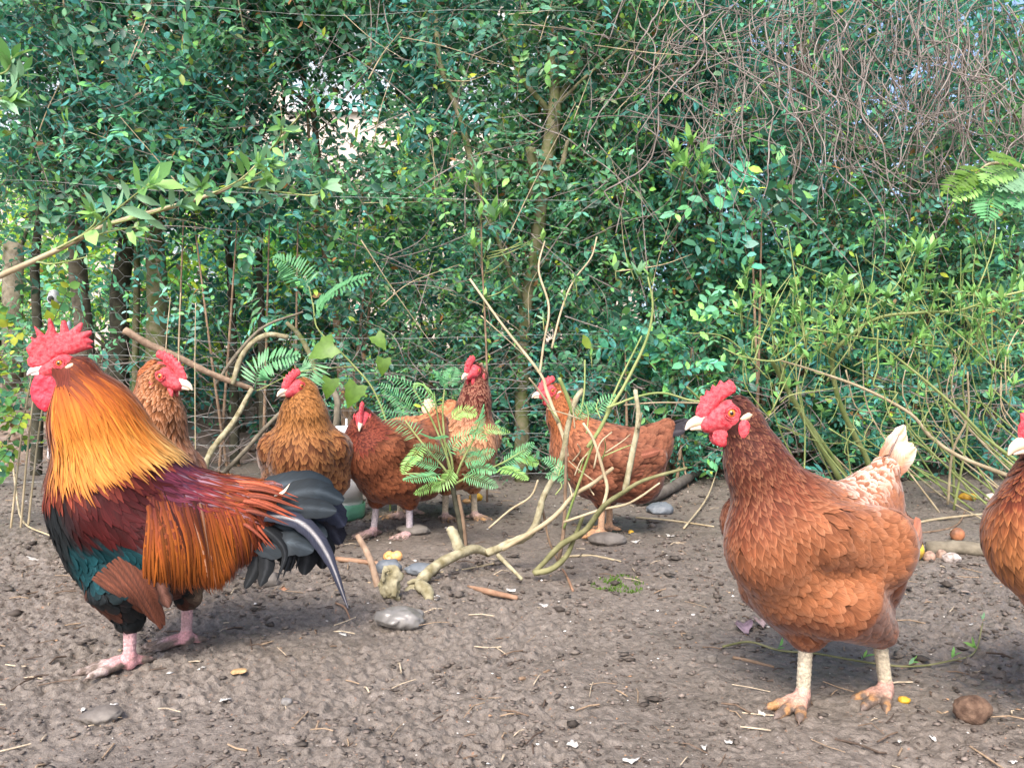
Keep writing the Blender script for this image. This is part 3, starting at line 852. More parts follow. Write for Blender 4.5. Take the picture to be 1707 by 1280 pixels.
# bright shrubs in the yard
def yard_bush(label, px, py, D, w, h, cnt, tint, leafL=.07, pal='yard', group='yellow green shrubs of the yard behind'):
    b = at(px, py, D); base = np.array((b[0], D, bankz(D)))
    n = int(cnt * 2.2)
    d = nrm(rng.normal(0, 1, (n, 3)) + (0, -.2, .2)); r = rng.uniform(.45, 1, n) ** .6
    B = base + np.array((0, 0, h * .55)) + d * r[:, None] * np.array((w, w * .6, h * .5))
    B[:, 2] = np.maximum(B[:, 2], base[2] + .03)
    st = [([base + np.array((rng.uniform(-.2, .2) * w, 0, -.05)), base + np.array((rng.uniform(-.3, .3) * w, 0, h * .4)), base + np.array((rng.uniform(-.6, .6) * w, 0, h * .85))], [.02, .015, .006], M['bark_dark'], []) for k in range(3)]
    root = empty('yard_shrub', base, label, 'shrub', group)
    for pts, rr_, mt, _ in st: limb(root, base, 'trunk', pts, rr_, mt)
    foliage(root, base, (B, d), .25, leafL, None, 0, pal=pal, tint=tint, nleaf=10)
yard_bush('tall yellow green shrub behind the thin dark trunk at the bank', 20, 400, 5.6, .55, 1.5, 150, 1.2)
yard_bush('spreading yellow green shrub behind the thick mossy trunk', 330, 480, 5.8, .8, 1.1, 190, 1.2)
yard_bush('light green shrub behind the hexagon netting', 450, 450, 5.4, .6, 1.0, 170, 1.1)
yard_bush('rounded yellow green shrub behind the leaning brown stem', 640, 470, 5.5, .7, .9, 190, 1.1)
yard_bush('dark leafy shrub low on the bank behind the grey trunk', 170, 560, 5.0, .5, .6, 110, .8, .05, 'hedge')
yard_bush('dark leafy shrub low on the bank behind the chicken wire', 420, 580, 4.7, .6, .7, 150, .8, .05, 'hedge')
yard_bush('dark evergreen shrub low on the bank left of the mossy crooked tree', 700, 560, 4.8, .6, .9, 170, .9, .05, 'hedge')
yard_bush('hazy green shrub filling the gap behind the middle left trunks', 250, 420, 6.6, 1.1, 1.5, 260, 1.1, .08)
yard_bush('hazy dark shrub behind the thin blackish trees', 540, 430, 6.4, .8, .9, 220, .8, .07, 'hedge')
yard_bush('large dark evergreen behind the leftmost trunks', 20, 200, 7.2, .8, 3.2, 220, .8, .09, 'hedge')
yard_bush('large dark evergreen behind the mossy crooked tree', 880, 300, 6.0, .95, 3.6, 520, .8, .08, 'hedge')
# white ornament and yellow hanging leaf among the left trunks
def ornament():
    c = at(90, 560, 4.3); c[2] = bankz(4.3) - .03
    root = empty('garden_ornament', c, 'small white round headed garden ornament among the left trunks', 'ornament')
    wh = mat_plain('white_ceramic', (.78, .78, .78), rough=.35, spec=.5, var=.06, scale=20)
    top = at(90, 497, 4.3) - c; neck = at(93, 525, 4.3) - c; low = at(97, 545, 4.3) - c
    zz = np.array((0, .3, .6, .8, 1.0)) * low[2]
    f = cones_fn([((low[0] + .02, 0, -.02), (low[0] + .01, 0, low[2]), .075, .05, 1.0), ((neck[0], 0, neck[2]), (neck[0], 0, neck[2] - .03), .028, .035, 1.0)], .02)
    V, Q = surfnet(f, (-.2, -.15, -.12), (.25, .15, .6), .014); obj('body', V, Q, wh, root)
    f2 = cones_fn([((top[0], 0, top[2] - .004), (top[0], 0, top[2] + .02), .034, .026, 1.0)], .01)
    V, Q = surfnet(f2, top - .08, top + .08, .009); h = obj('head', V, Q, wh, root)
    V, q, _ = uvsphere(top + np.array((0, -.026, -.006)), .017, (0, -1, 0)); obj('face_shade', V, q, mat_plain('hollow_shade', (.10, .095, .09), rough=.7), h)  # dark ball stands in for the shade inside the head
    f3 = cones_fn([((low[0] + .06, -.03, low[2] - .05), (low[0] + .075, -.03, low[2] + .02), .035, .012, 1.0)], .01)
    V, Q = surfnet(f3, (low[0] - .02, -.12, low[2] - .15), (low[0] + .16, .06, low[2] + .08), .01); obj('arm', V, Q, mat_plain('pale_blue_ceramic', (.62, .70, .76), rough=.35, var=.08), root)
ornament()
def post():
    c = at(20, 470, 5.2); b = np.array((c[0], 5.2, bankz(5.2) - .06))
    V, F = tube(np.array((b, b + (0, 0, .5), b + (0.01, 0, 1.0))), .06, 10, .02)
    tag(obj('fence_post', V, F, M['bark_grey'], None), 'short grey wooden post standing in the yard at the left', 'post')
post()
# ------------------------------------------------------------------ nearer stems, sprigs and ferns
def plant(name, label, cat, base, group=None):
    base = np.array((base[0], base[1], 0.0)); return empty(name, base, label, cat, group), base
def stem(root, org, pts, r, mat, name='stem', n=6, ns=6, jit=.04):
    V, F = tube(spl([np.asarray(p) for p in pts], n), r, ns, jit); return obj(name, V, F, mat, root, None, None, True, org)
def rosette(root, org, p, d, n, L, kinds=('fresh', 'light', 'pale'), wide=False, parent=None):
    d = d / np.linalg.norm(d)
    a = np.cross(d, (.2, .3, .9)); a = a / np.linalg.norm(a); b = np.cross(d, a)
    for k in range(n):
        ph = k * 2.4 + rng.uniform(-.3, .3); tilt = rng.uniform(.35, 1.15) if k > 2 else rng.uniform(.1, .5)
        dr = d * math.cos(tilt) + (a * math.cos(ph) + b * math.sin(ph)) * math.sin(tilt)
        nn = d * math.sin(tilt) - (a * math.cos(ph) + b * math.sin(ph)) * math.cos(tilt)
        kd = kinds[rng.integers(len(kinds))]
        bank_ = LEAF if wide else LANCE
        leaf_obj(bank_[kd][k % 3], p - d * L * .5 * rng.uniform(0, 1), dr, nn, L * rng.uniform(.55, 1.1), root, org)
def shoot(root, org, P, r, nl, L, mat, kinds=('fresh', 'light', 'pale'), top=7):
    stem(root, org, P, [r, r * .8, r * .5], mat)
    Q = spl(P, 8); T = nrm(np.gradient(Q, axis=0))
    for k in range(nl):
        i = int(len(Q) * (.25 + .7 * k / max(nl, 1))); i = min(i, len(Q) - 1)
        s = nrm(np.cross(T[i], rng.normal(0, 1, 3)))
        leaf_obj(LANCE[kinds[rng.integers(len(kinds))]][k % 3], Q[i], T[i] * .7 + s, np.cross(s, T[i]) + (0, -.2, .5), L * rng.uniform(.6, 1.1), root, org)
    if top: rosette(root, org, Q[-1], T[-1], top, L, kinds)
px_ = lambda l, D: [at(a, b, D) for a, b in l]

# long branch reaching in from the left
D = 2.2
root, o0 = plant('leafy_branch_shrub', 'long pale branch with rosettes of fresh leaves reaching in from the left', 'shrub', at(-330, 900, D))
g0 = o0.copy()
stem(root, o0, [g0 + (0, 0, -.03), at(-300, 700, D), at(-180, 540, D), at(0, 460, D), at(100, 415, D), at(180, 375, D), at(310, 338, D), at(390, 308, D), at(440, 262, D), at(500, 192, D)], [.010, .010, .009, .0075, .007, .0055, .004, .002], M['straw_stem'])
for P, L, nl, tp in (([(90, 418), (150, 385), (200, 345), (250, 305)], .075, 10, 9), ([(180, 375), (240, 360), (300, 340)], .055, 6, 6), ([(120, 405), (160, 370), (150, 345)], .05, 5, 6), ([(150, 395), (190, 385), (230, 378)], .045, 5, 5),
                     ([(310, 338), (340, 318), (330, 310)], .05, 4, 7), ([(350, 325), (400, 300), (435, 268)], .06, 7, 9), ([(385, 310), (450, 318), (520, 326), (540, 312)], .05, 6, 8), ([(390, 305), (430, 290), (455, 272)], .055, 5, 7),
                     ([(440, 262), (465, 232), (470, 210)], .045, 4, 6), ([(400, 310), (430, 300), (445, 300)], .045, 3, 5), ([(470, 222), (490, 205), (502, 190)], .02, 2, 3), ([(250, 305), (258, 298), (266, 296)], .02, 2, 3), ([(60, 436), (90, 440), (160, 425)], .035, 6, 5)):
    L *= 1.2; Pp = [at(a, b, D - .05 * i) for i, (a, b) in enumerate(P)]
    shoot(root, o0, Pp, .0028, nl, L, M['green_stem'], top=tp)
stem(root, o0, [at(-300, 700, D), at(-220, 400, D - .1), at(-120, 200, D - .15), at(-30, 130, D - .2), at(5, 90, D - .2)], [.008, .006, .004, .002], M['green_stem'])
for P in ([(-30, 130), (10, 120), (20, 95)], [(-20, 150), (15, 150), (35, 125)], [(-30, 160), (0, 165), (15, 160)], [(-60, 170), (-20, 175), (25, 168)]):
    shoot(root, o0, [at(a, b, D - .2) for a, b in P], .003, 6, .065, M['green_stem'], top=7)

# upright shoots with whorled leaves in front of the mossy tree
D = 2.95
root, o0 = plant('whorled_sapling', 'upright thin sapling with bright whorls of leaves before the mossy tree', 'sapling', at(812, 820, D))
stem(root, o0, [o0 + (0, 0, -.03), at(812, 640, D), at(808, 520, D), at(803, 420, D), at(802, 300, D), at(798, 275, D)], [.0045, .004, .003, .002], M['bark_brown'])
for (x, y, n, L) in ((796, 290, 14, .085), (770, 298, 6, .05), (812, 305, 6, .06), (822, 352, 14, .085), (800, 358, 6, .06), (840, 350, 6, .06), (788, 402, 10, .065), (812, 408, 6, .05), (812, 440, 5, .04), (846, 430, 5, .04), (860, 470, 6, .035), (808, 495, 5, .035), (905, 395, 7, .04), (870, 402, 7, .04), (885, 405, 6, .035)):
    p = at(x, y, D - .03); stem(root, o0, [at(804 + (x - 804) * .1, y + 26, D), at(804 + (x - 804) * .5, y + 18, D), p], [.002, .0015], M['green_stem'])
    rosette(root, o0, p, np.array((rng.normal(0, .15), -.25, 1.0)), n, L)

# bright new growth in the right hedge
D = 3.3
root, o0 = plant('fresh_hedge_shoot', 'bright yellow green shoot sticking out of the dark hedge', 'shoot', at(1150, 800, D))
stem(root, o0, [o0 + (0, 0, -.03), at(1110, 600, D + .5), at(1125, 420, D + .4), at(1140, 280, D + .1), at(1150, 225, D)], [.004, .004, .003, .002], M['bark_brown'])
for (x, y) in ((1150, 232), (1128, 250), (1168, 255), (1142, 270), (1175, 285), (1120, 280)):
    p = at(x, y, D - .05); stem(root, o0, [at(1138, 300, D), p], [.002, .001], M['green_stem'], n=2); rosette(root, o0, p, np.array((rng.normal(0, .4), -.5, .8)), 9, .075, ('fresh', 'light', 'yellow' if False else 'fresh'))

# ---- feathery (pinnate) fronds
def frond(root, org, pts, L, npair, mat, r=.0014, width=.010, flat=None, name='frond', taper=.55):
    Q = spl([np.asarray(p) for p in pts], 8)
    V, F = tube(Q, [r, r * .4], 5)
    A = Acc(); A.add(V, F)
    seg = np.linalg.norm(np.diff(Q, axis=0), axis=1); cum = np.concatenate(([0], np.cumsum(seg))); tot = cum[-1]
    s = np.linspace(.10, .985, npair) * tot
    pos = np.stack([np.interp(s, cum, Q[:, i]) for i in range(3)], -1)
    T = nrm(np.stack([np.interp(s, cum, np.gradient(Q, axis=0)[:, i]) for i in range(3)], -1))
    up = np.asarray(flat if flat is not None else (0, -.75, .65), float)
    side = nrm(np.cross(T, np.broadcast_to(up, T.shape)))
    t = s / tot
    ln = L * np.sin(np.clip(.28 + t * .72, 0, 1) * PI) ** taper
    P, Dd, N = [], [], []
    for sg in (1, -1):
        d = nrm(side * sg + T * .38 + rng.normal(0, .06, T.shape)); P.append(pos); Dd.append(d); N.append(nrm(np.broadcast_to(up, T.shape) + rng.normal(0, .12, T.shape)))
    P = np.concatenate(P); Dd = np.concatenate(Dd); N = np.concatenate(N); ll = np.tile(ln, 2) * rng.uniform(.9, 1.1, 2 * npair)
    LV = leaf_verts(P, Dd, N, ll, np.full(len(P), width), .12, .2)
    A.add(LV.reshape(-1, 3), leaf_faces(len(P)))
    return A.build(name, mat, root, org)
D = 2.75
root, o0 = plant('mimosa_seedling', 'lanky vine stem carrying pairs of feathery fronds and lobed leaves beside the laced hen', 'plant', at(650, 860, D))
stem(root, o0, [o0 + (0, 0, -.03), at(650, 735, D), at(625, 655, D), at(590, 610, D), at(556, 575, D), at(528, 545, D), at(522, 505, D)], [.004, .0035, .003, .002], M['green_stem'])
Z = M['leaf_fern']; ZL = M['leaf_pale']
stem(root, o0, [at(528, 548, D), at(520, 500, D), at(515, 478, D)], [.0022, .0016], M['green_stem'])
frond(root, o0, [at(513, 482, D), at(500, 458, D - .02), at(480, 440, D - .03), at(456, 430, D - .05)], .068, 17, Z)
frond(root, o0, [at(523, 530, D), at(540, 500, D - .04), at(570, 478, D - .08), at(618, 458, D - .1)], .066, 19, Z, flat=(.2, -.6, .8))
stem(root, o0, [at(590, 610, D), at(500, 620, D - .05), at(436, 648, D - .05), at(428, 650, D - .05)], [.0022, .0016], M['green_stem'])
frond(root, o0, [at(425, 650, D), at(430, 618, D - .03), at(455, 600, D - .05), at(500, 592, D - .06)], .066, 19, Z, flat=(0, -.8, .6))
frond(root, o0, [at(505, 592, D), at(522, 605, D - .03), at(516, 625, D - .05), at(508, 648, D - .06)], .072, 15, Z, flat=(0, -.9, .3))
stem(root, o0, [at(556, 575, D), at(540, 590, D)], [.002, .0015], M['green_stem'], n=2)
# lobed ivy-like leaves
def lobed_leaf(root, org, p, d, n, L, mat):
    d = nrm(np.asarray(d, float)); b = nrm(np.cross(n, d)); n = np.cross(d, b)
    o = np.array(((0, 0), (-.10, .22), (-.12, .40), (.10, .40), (.24, .46), (.36, .34), (.56, .30), (.76, .15), (1.0, 0)), float)
    o = np.concatenate((o, (o[1:-1] * (1, -1))[::-1]))
    V = p + (d * o[:, :1] + b * o[:, 1:] + n * (.25 * np.abs(o[:, 1:]) - .18 * o[:, :1] ** 2)) * L
    V = np.concatenate((V, [p + d * L * .3, p + d * L * .62 - n * L * .05])); k = len(o)
    F = []
    for i in range(k):
        c = k + 1 if (o[i, 0] + o[(i + 1) % k, 0]) > 1.0 else k
        F.append((i, (i + 1) % k, c))
    i8 = 8
    F += [(6, k + 1, k), (10, k, k + 1)]
    return obj('leaf', V, np.array(F), mat, root, None, None, True, org)
for x, y, dx, dy, L in ((556, 576, -.75, -.35, .095), (552, 632, -.2, -.9, .07), (596, 642, -.35, -.8, .085), (640, 598, -.1, -1, .06), (626, 560, .5, -.6, .06)):
    lobed_leaf(root, o0, at(x, y, D - .04), (dx, -.15, dy), np.array((.15, -.9, .35)), L, M['leaf_ivy'])

# ---- ferny shrub in the middle
D = 2.12
root, o0 = plant('ferny_shrub', 'small feathery leaved shrub on a thin dark trunk in front of the hens', 'shrub', gp(772, 915))
D = o0[1]
bt = stem(root, o0, [o0 + (0, 0, -.02), at(768, 880, D), at(757, 825, D), at(754, 800, D)], [.009, .008, .007, .006], M['bark_dark'])
stem(root, o0, [o0 + (.008, 0, -.02), at(772, 870, D), at(764, 825, D)], [.007, .006, .005], M['bark_brown'], 'trunk')
hub = at(756, 808, D)
for pts in ([(752, 760), (735, 720), (724, 660)], [(745, 760), (738, 690), (742, 640)], [(770, 770), (790, 730), (802, 690)], [(740, 780), (705, 740), (675, 700)], [(790, 790), (830, 775), (875, 750)], [(735, 800), (700, 790), (672, 790)], [(748, 770), (720, 700), (690, 650)]):
    stem(root, o0, [hub] + [at(a, b, D - .03) for a, b in pts], [.0035, .003, .002], M['green_stem'])
fr = [((724, 690), (705, 660), (668, 635), (640, 628)), ((735, 690), (722, 660), (700, 640), (690, 648)), ((742, 650), (735, 630), (722, 618)), ((742, 645), (752, 625), (758, 612)), ((740, 660), (765, 640), (772, 640)),
      ((690, 690), (665, 665), (632, 640)), ((700, 735), (680, 712), (645, 690), (628, 668)), ((705, 740), (690, 760), (680, 772), (672, 790)), ((745, 760), (760, 735), (790, 722), (812, 735)), ((752, 740), (735, 712), (700, 705)),
      ((790, 735), (812, 715), (850, 720)), ((790, 730), (800, 700), (806, 675)), ((835, 775), (860, 760), (890, 738)), ((830, 778), (855, 785), (880, 800)), ((800, 785), (830, 800), (850, 808)), ((770, 790), (800, 800), (830, 812)),
      ((740, 800), (715, 812), (690, 822)), ((735, 790), (705, 795), (672, 800)), ((735, 780), (705, 770), (676, 762)), ((760, 790), (775, 812), (800, 822)), ((750, 760), (720, 750), (690, 742)), ((770, 770), (795, 762), (825, 752)),
      ((756, 780), (745, 800), (720, 815)), ((765, 760), (785, 750), (808, 760)), ((715, 705), (690, 690), (662, 692)), ((750, 700), (770, 685), (795, 690)), ((745, 725), (725, 730), (700, 722)), ((780, 780), (800, 778), (828, 786)), ((850, 760), (875, 762), (898, 772)), ((726, 745), (712, 722), (690, 716))]
for i, P in enumerate(fr):
    if i % 5 == 4: continue
    dd = rng.uniform(-.10, .05)
    frond(root, o0, [at(a, b, D - .03 + dd * k / 2) for k, (a, b) in enumerate(P)], rng.uniform(.024, .033), 18, (Z, M['leaf_fresh'], Z)[i % 3], r=.0009, width=.0034, flat=nrm(np.array((rng.normal(0, .3), -.7, .7))))

# ---- feathery leaves hanging in from the right
D = 1.9
root, o0 = plant('feathery_tree_branch', 'feathery leaved branch hanging in over the hedge end at the right', 'shrub', at(1900, 900, D))
stem(root, o0, [o0 + (0, 0, -.03), at(1900, 600, D), at(1830, 350, D), at(1740, 290, D), at(1660, 272, D), at(1625, 290, D)], [.012, .01, .007, .004, .002], M['straw_stem'])
for P, L, n, w, mt in (([(1640, 280), (1610, 295), (1575, 322)], .040, 12, .010, 'leaf_ivy'), ([(1655, 305), (1650, 330), (1645, 368)], .045, 13, .010, 'leaf_fern'), ([(1650, 300), (1620, 315), (1590, 335)], .03, 10, .009, 'leaf_fresh'), ([(1700, 285), (1680, 300), (1665, 318)], .042, 8, .012, 'leaf_pale'), ([(1720, 290), (1700, 305), (1690, 318)], .04, 8, .012, 'leaf_pale'),
                       ([(1690, 280), (1660, 290), (1640, 305)], .04, 11, .010, 'leaf_fresh'), ([(1720, 315), (1700, 330), (1690, 345)], .04, 10, .010, 'leaf_fern'), ([(1700, 272), (1680, 265), (1650, 262)], .035, 10, .009, 'leaf_ivy'), ([(1625, 290), (1612, 300), (1608, 318)], .03, 9, .009, 'leaf_ivy')):
    frond(root, o0, [at(a, b, D - .03 * k) for k, (a, b) in enumerate(P)], L, n, M[mt], width=w * 1.3)

# ---- sprawling green-stemmed shrub at the right
D0 = 2.7
root, o0 = plant('sprawling_shrub', 'sprawling shrub of crossing bare green stems with fresh leaf tufts', 'shrub', gp(1430, 800) )
gs = M['green_stem']
def rs(P, r, Ds, name='stem'):
    n_ = len(P); return stem(root, o0, [at(a, b, Ds[0] + (Ds[1] - Ds[0]) * i / (n_ - 1)) for i, (a, b) in enumerate(P)], r, gs if rng.uniform() < .88 else M['straw_stem'], name)
rs([(1412, 818), (1393, 786), (1344, 703), (1306, 637), (1286, 600)], [.012, .010, .009, .007], (3.1, 2.75))
rs([(1425, 818), (1406, 786), (1356, 715), (1315, 650), (1290, 560)], [.008, .007, .005, .003], (3.1, 2.85))
rs([(1460, 815), (1445, 765), (1422, 720), (1398, 666), (1387, 608), (1393, 583), (1435, 546), (1476, 527), (1538, 521), (1600, 517), (1663, 496), (1730, 480)], [.011, .010, .009, .008, .006, .005, .004, .003], (3.05, 2.5))
rs([(1298, 600), (1364, 620), (1443, 649), (1518, 690), (1551, 728), (1600, 761), (1683, 794), (1760, 830)], [.003, .005, .006, .007, .008], (2.6, 2.75))
rs([(1468, 575), (1530, 624), (1592, 678), (1646, 732), (1710, 780), (1790, 850)], [.003, .005, .006, .007], (2.55, 2.7))
rs([(1613, 620), (1613, 695), (1588, 753), (1580, 840)], [.003, .004, .005], (2.6, 2.8))
rs([(1464, 550), (1462, 580), (1464, 612), (1456, 641), (1472, 650), (1480, 686), (1493, 707)], [.003, .0025, .002], (2.45, 2.5))
rs([(1560, 615), (1570, 660), (1588, 740), (1590, 830)], [.003, .004, .004], (2.7, 2.85)); rs([(1620, 560), (1605, 640), (1612, 720), (1590, 850)], [.002, .003, .005], (2.6, 2.8))
rs([(1205, 580), (1240, 595), (1300, 600), (1340, 562), (1352, 552)], [.002, .003, .002], (2.5, 2.55)); rs([(1253, 592), (1258, 562), (1290, 580)], [.0018, .0022], (2.5, 2.5))
rs([(1145, 645), (1175, 675), (1205, 720), (1250, 760), (1300, 800)], [.003, .006, .006, .007], (2.55, 2.85)); rs([(1480, 790), (1500, 742), (1540, 745), (1600, 800)], [.004, .003, .003], (2.9, 2.9))
for k in range(46):
    x = rng.uniform(1240, 1700); y = rng.uniform(480, 720); a = rng.choice((R(40), R(-40), R(80), R(100), R(-15), R(150))) + rng.normal(0, .3); L = rng.uniform(70, 230); Dk = rng.uniform(2.55, 2.95)
    w = rng.normal(0, 18, 2)
    rs([(x, y), (x + math.cos(a) * L / 2 + w[0], y - math.sin(a) * L / 2 + w[1]), (x + math.cos(a) * L, y - math.sin(a) * L)], [.0028, .002, .0012], (Dk, Dk + rng.normal(0, .08)))
for k in range(26):     # ground-rooted thin stems
    x = rng.uniform(1270, 1700); y = rng.uniform(560, 680); Dk = rng.uniform(2.75, 3.1); g = gp(x + rng.normal(0, 40), 800)
    stem(root, o0, [np.array((g[0], Dk, -.02)), at(x + rng.normal(0, 20), (y + 800) / 2, Dk), at(x, y, Dk)], [.0035, .0028, .0015], gs if k % 3 else M['straw_stem'])
for k in range(14):     # curly pale tendrils
    x = rng.uniform(1300, 1690); y = rng.uniform(560, 720); Dk = rng.uniform(2.5, 2.7); t = np.linspace(0, rng.uniform(3, 7), 9)
    P = [(x + 12 * math.sin(q * 1.6) + q * 4, y + q * 14 + 8 * math.cos(q * 2)) for q in t]; rs(P, [.0015, .0012], (Dk, Dk))
for (x, y, n, L) in ((1380, 470, 9, .05), (1410, 468, 8, .05), (1350, 490, 7, .04), (1395, 500, 9, .05), (1420, 490, 8, .05), (1330, 530, 7, .04), (1310, 545, 7, .035), (1360, 530, 7, .04), (1430, 525, 7, .04), (1385, 545, 8, .04), (1530, 412, 9, .05), (1552, 408, 8, .05), (1500, 432, 7, .045), (1545, 425, 7, .045), (1560, 490, 9, .05), (1585, 480, 8, .05), (1530, 480, 8, .045), (1600, 500, 7, .045), (1520, 500, 7, .04), (1480, 490, 6, .04), (1470, 510, 7, .035), (1640, 500, 7, .045), (1690, 470, 8, .055), (1702, 455, 8, .055), (1345, 560, 6, .03), (1300, 575, 6, .03), (1420, 555, 6, .03), (1275, 520, 6, .03), (1240, 600, 5, .03), (1560, 540, 5, .03), (1620, 540, 6, .03), (1660, 560, 6, .03), (1680, 590, 6, .035), (1600, 580, 5, .03), (1500, 560, 5, .03), (1450, 580, 5, .025), (1690, 640, 6, .04), (1655, 620, 5, .03)):
    Dk = rng.uniform(2.45, 2.7); p = at(x, y, Dk)
    stem(root, o0, [at(x + rng.normal(0, 8), y + 40, Dk + .02), p], [.002, .0012], gs, n=3)
    rosette(root, o0, p, np.array((rng.normal(0, .35), -.3, .9)), n, L * 1.15, ('fresh', 'light', 'pale', 'light'))
for k in range(170):
    x = rng.uniform(1230, 1707); y = rng.normal(530, 60); Dk = rng.uniform(2.5, 2.8); p = at(x, y, Dk)
    stem(root, o0, [at(x + rng.normal(0, 10), y + 35, Dk + .02), p], [.0016, .001], gs, n=2)
    rosette(root, o0, p, np.array((rng.normal(0, .5), -.4, .8)), 6, rng.uniform(.03, .052), ('fresh', 'light', 'light'))
# ------------------------------------------------------------------ cut branch lying in the middle
def fallen():
    D = 2.0
    b = gp(690, 985)
    root, o0 = plant('fallen_branch', 'lichen covered fallen branch arching from the mud with bare upright shoots', 'branch', b)
    lw = M['lichen_wood']; gs = M['green_stem']
    d0 = gp(690, 985)[1]
    def br(P, r, Ds, mat=lw, name='branch', ns=7): 
        n_ = len(P); return stem(root, o0, [at(a, c, Ds[0] + (Ds[1] - Ds[0]) * i / (n_ - 1)) for i, (a, c) in enumerate(P)], r, mat, name, ns=ns, jit=.06)
    br([(672, 1000), (698, 972), (725, 945), (760, 925), (790, 915), (815, 922)], [.015, .014, .013, .012, .011, .009], (d0 - .02, d0 + .18), name='log')
    br([(768, 922), (758, 895), (750, 880)], [.014, .013, .011], (d0 + .14, d0 + .16))
    br([(700, 975), (712, 985), (716, 1000)], [.015, .013, .010], (d0 - .03, d0 - .08)); br([(700, 970), (690, 968), (680, 972)], [.006, .004], (d0, d0))
    br([(812, 922), (850, 905), (885, 888), (900, 850), (906, 828), (935, 770), (945, 720), (952, 690), (962, 662), (972, 650)], [.010, .010, .009, .008, .0075, .007, .007, .0065], (d0 + .16, d0 + .22))
    br([(838, 915), (890, 885), (925, 860), (957, 825), (990, 805), (1022, 780)], [.006, .006, .0055, .005, .004], (d0 + .16, d0 + .05), M['straw_stem'])
    br([(890, 955), (937, 907), (975, 885), (1005, 845), (1040, 820), (1075, 800), (1145, 780)], [.006, .007, .007, .006, .005, .004, .003], (d0 + .10, d0 - .10), M['olive_stem'])
    br([(890, 955), (920, 948), (945, 925), (960, 890), (972, 860)], [.007, .007, .005, .004], (d0 + .08, d0 + .06), M['olive_stem'])
    br([(1042, 818), (1052, 765), (1064, 700), (1059, 650)], [.007, .0068, .006, .005], (d0, d0 + .02), M['lichen_wood'])
    br([(1064, 715), (1070, 688)], [.004, .002], (d0, d0 - .02))
    br([(930, 940), (940, 880), (943, 790), (944, 745)], [.005, .0045, .004, .003], (d0 + .1, d0 + .12), M['bark_brown']); br([(972, 705), (990, 735), (1007, 790), (1012, 815), (1005, 845)], [.003, .0035, .004, .004], (d0 + .05, d0 + .02), M['straw_stem'])
    br([(940, 880), (960, 820), (985, 750), (992, 738)], [.003, .003, .002], (d0 + .1, d0 + .05), gs); br([(783, 465), (840, 545), (900, 622), (912, 655), (938, 725), (945, 760)], [.003, .0035, .004, .005, .005], (d0 + .35, d0 + .2), M['straw_stem'])
    br([(882, 630), (908, 665), (930, 705)], [.002, .003, .003], (d0 + .05, d0 + .12), M['straw_stem']); br([(932, 630), (945, 660), (955, 690)], [.0045, .005, .005], (d0 + .12, d0 + .15), gs)
    br([(1080, 462), (1088, 510), (1078, 565), (1045, 635), (1018, 680), (1000, 715), (980, 745)], [.002, .003, .0038, .0045, .005], (d0 + .1, d0 + .12), gs); br([(1070, 560), (1040, 620), (1022, 660), (1010, 690)], [.002, .0026, .003], (d0 + .16, d0 + .14), gs)
    br([(908, 402), (898, 450), (915, 512), (906, 575), (900, 620)], [.002, .0028, .003, .003], (d0 + .3, d0 + .22), M['straw_stem']); br([(995, 395), (985, 430), (955, 470), (935, 520), (920, 580)], [.002, .002, .0025, .003], (d0 + .3, d0 + .22), M['straw_stem'])
    br([(1012, 680), (1060, 662), (1105, 655), (1155, 668), (1205, 670)], [.003, .0028, .0025, .002], (d0 + .1, d0 + .2), gs); br([(1040, 675), (1100, 671), (1170, 672)], [.002, .002], (d0 + .12, d0 + .2), M['straw_stem'])
    br([(897, 800), (884, 828), (850, 850), (815, 880)], [.0025, .003, .0025], (d0 + .3, d0 + .3), M['straw_stem']); br([(975, 600), (974, 650), (966, 700)], [.002, .0025], (d0 + .15, d0 + .12), gs); br([(940, 870), (1000, 850), (1050, 838), (1100, 805)], [.003, .003, .002], (d0 + .05, d0), M['straw_stem'])
    br([(905, 850), (915, 900), (930, 935)], [.003, .003], (d0 + .2, d0 + .2), M['bark_brown']); br([(830, 925), (850, 945), (870, 965)], [.006, .005, .004], (d0 + .12, d0 + .05)); br([(990, 780), (1000, 740), (1020, 720)], [.002, .0015], (d0, d0), M['straw_stem'])
    for k in range(16):
        x, y = rng.uniform(920, 1010), rng.uniform(690, 830); a = rng.normal(PI / 2, .7); L = rng.uniform(20, 60)
        br([(x, y), (x + math.cos(a) * L * .6 + rng.normal(0, 4), y - math.sin(a) * L * .6), (x + math.cos(a) * L, y - math.sin(a) * L)], [.0018, .0015, .001], (d0 + .08, d0 + .08 + rng.normal(0, .03)), M['straw_stem'] if k % 2 else gs, 'twig', 5)
    for (x, y, n, L) in ((1065, 452, 8, .045), (1050, 445, 5, .035), (1082, 458, 5, .04), (1025, 445, 6, .04), (955, 460, 6, .03), (940, 490, 5, .03), (905, 530, 5, .025), (985, 590, 5, .03), (960, 470, 5, .025)):
        p = at(x, y, d0 + .2); stem(root, o0, [at(x + (8 if x > 1040 else 2), y + 22, d0 + .2), p], [.0015, .001], gs, n=2); rosette(root, o0, p, np.array((rng.normal(0, .3), -.4, .8)), n, L)
    # fine ferny bits low down
    for P in ([(945, 790), (920, 770), (905, 765)], [(950, 800), (930, 790), (910, 795)], [(985, 690), (1010, 668), (1030, 660)], [(960, 700), (975, 680), (990, 672)]):
        frond(root, o0, [at(a, c, d0 + .12) for a, c in P], .022, 11, M['leaf_fern'], width=.004)
fallen()

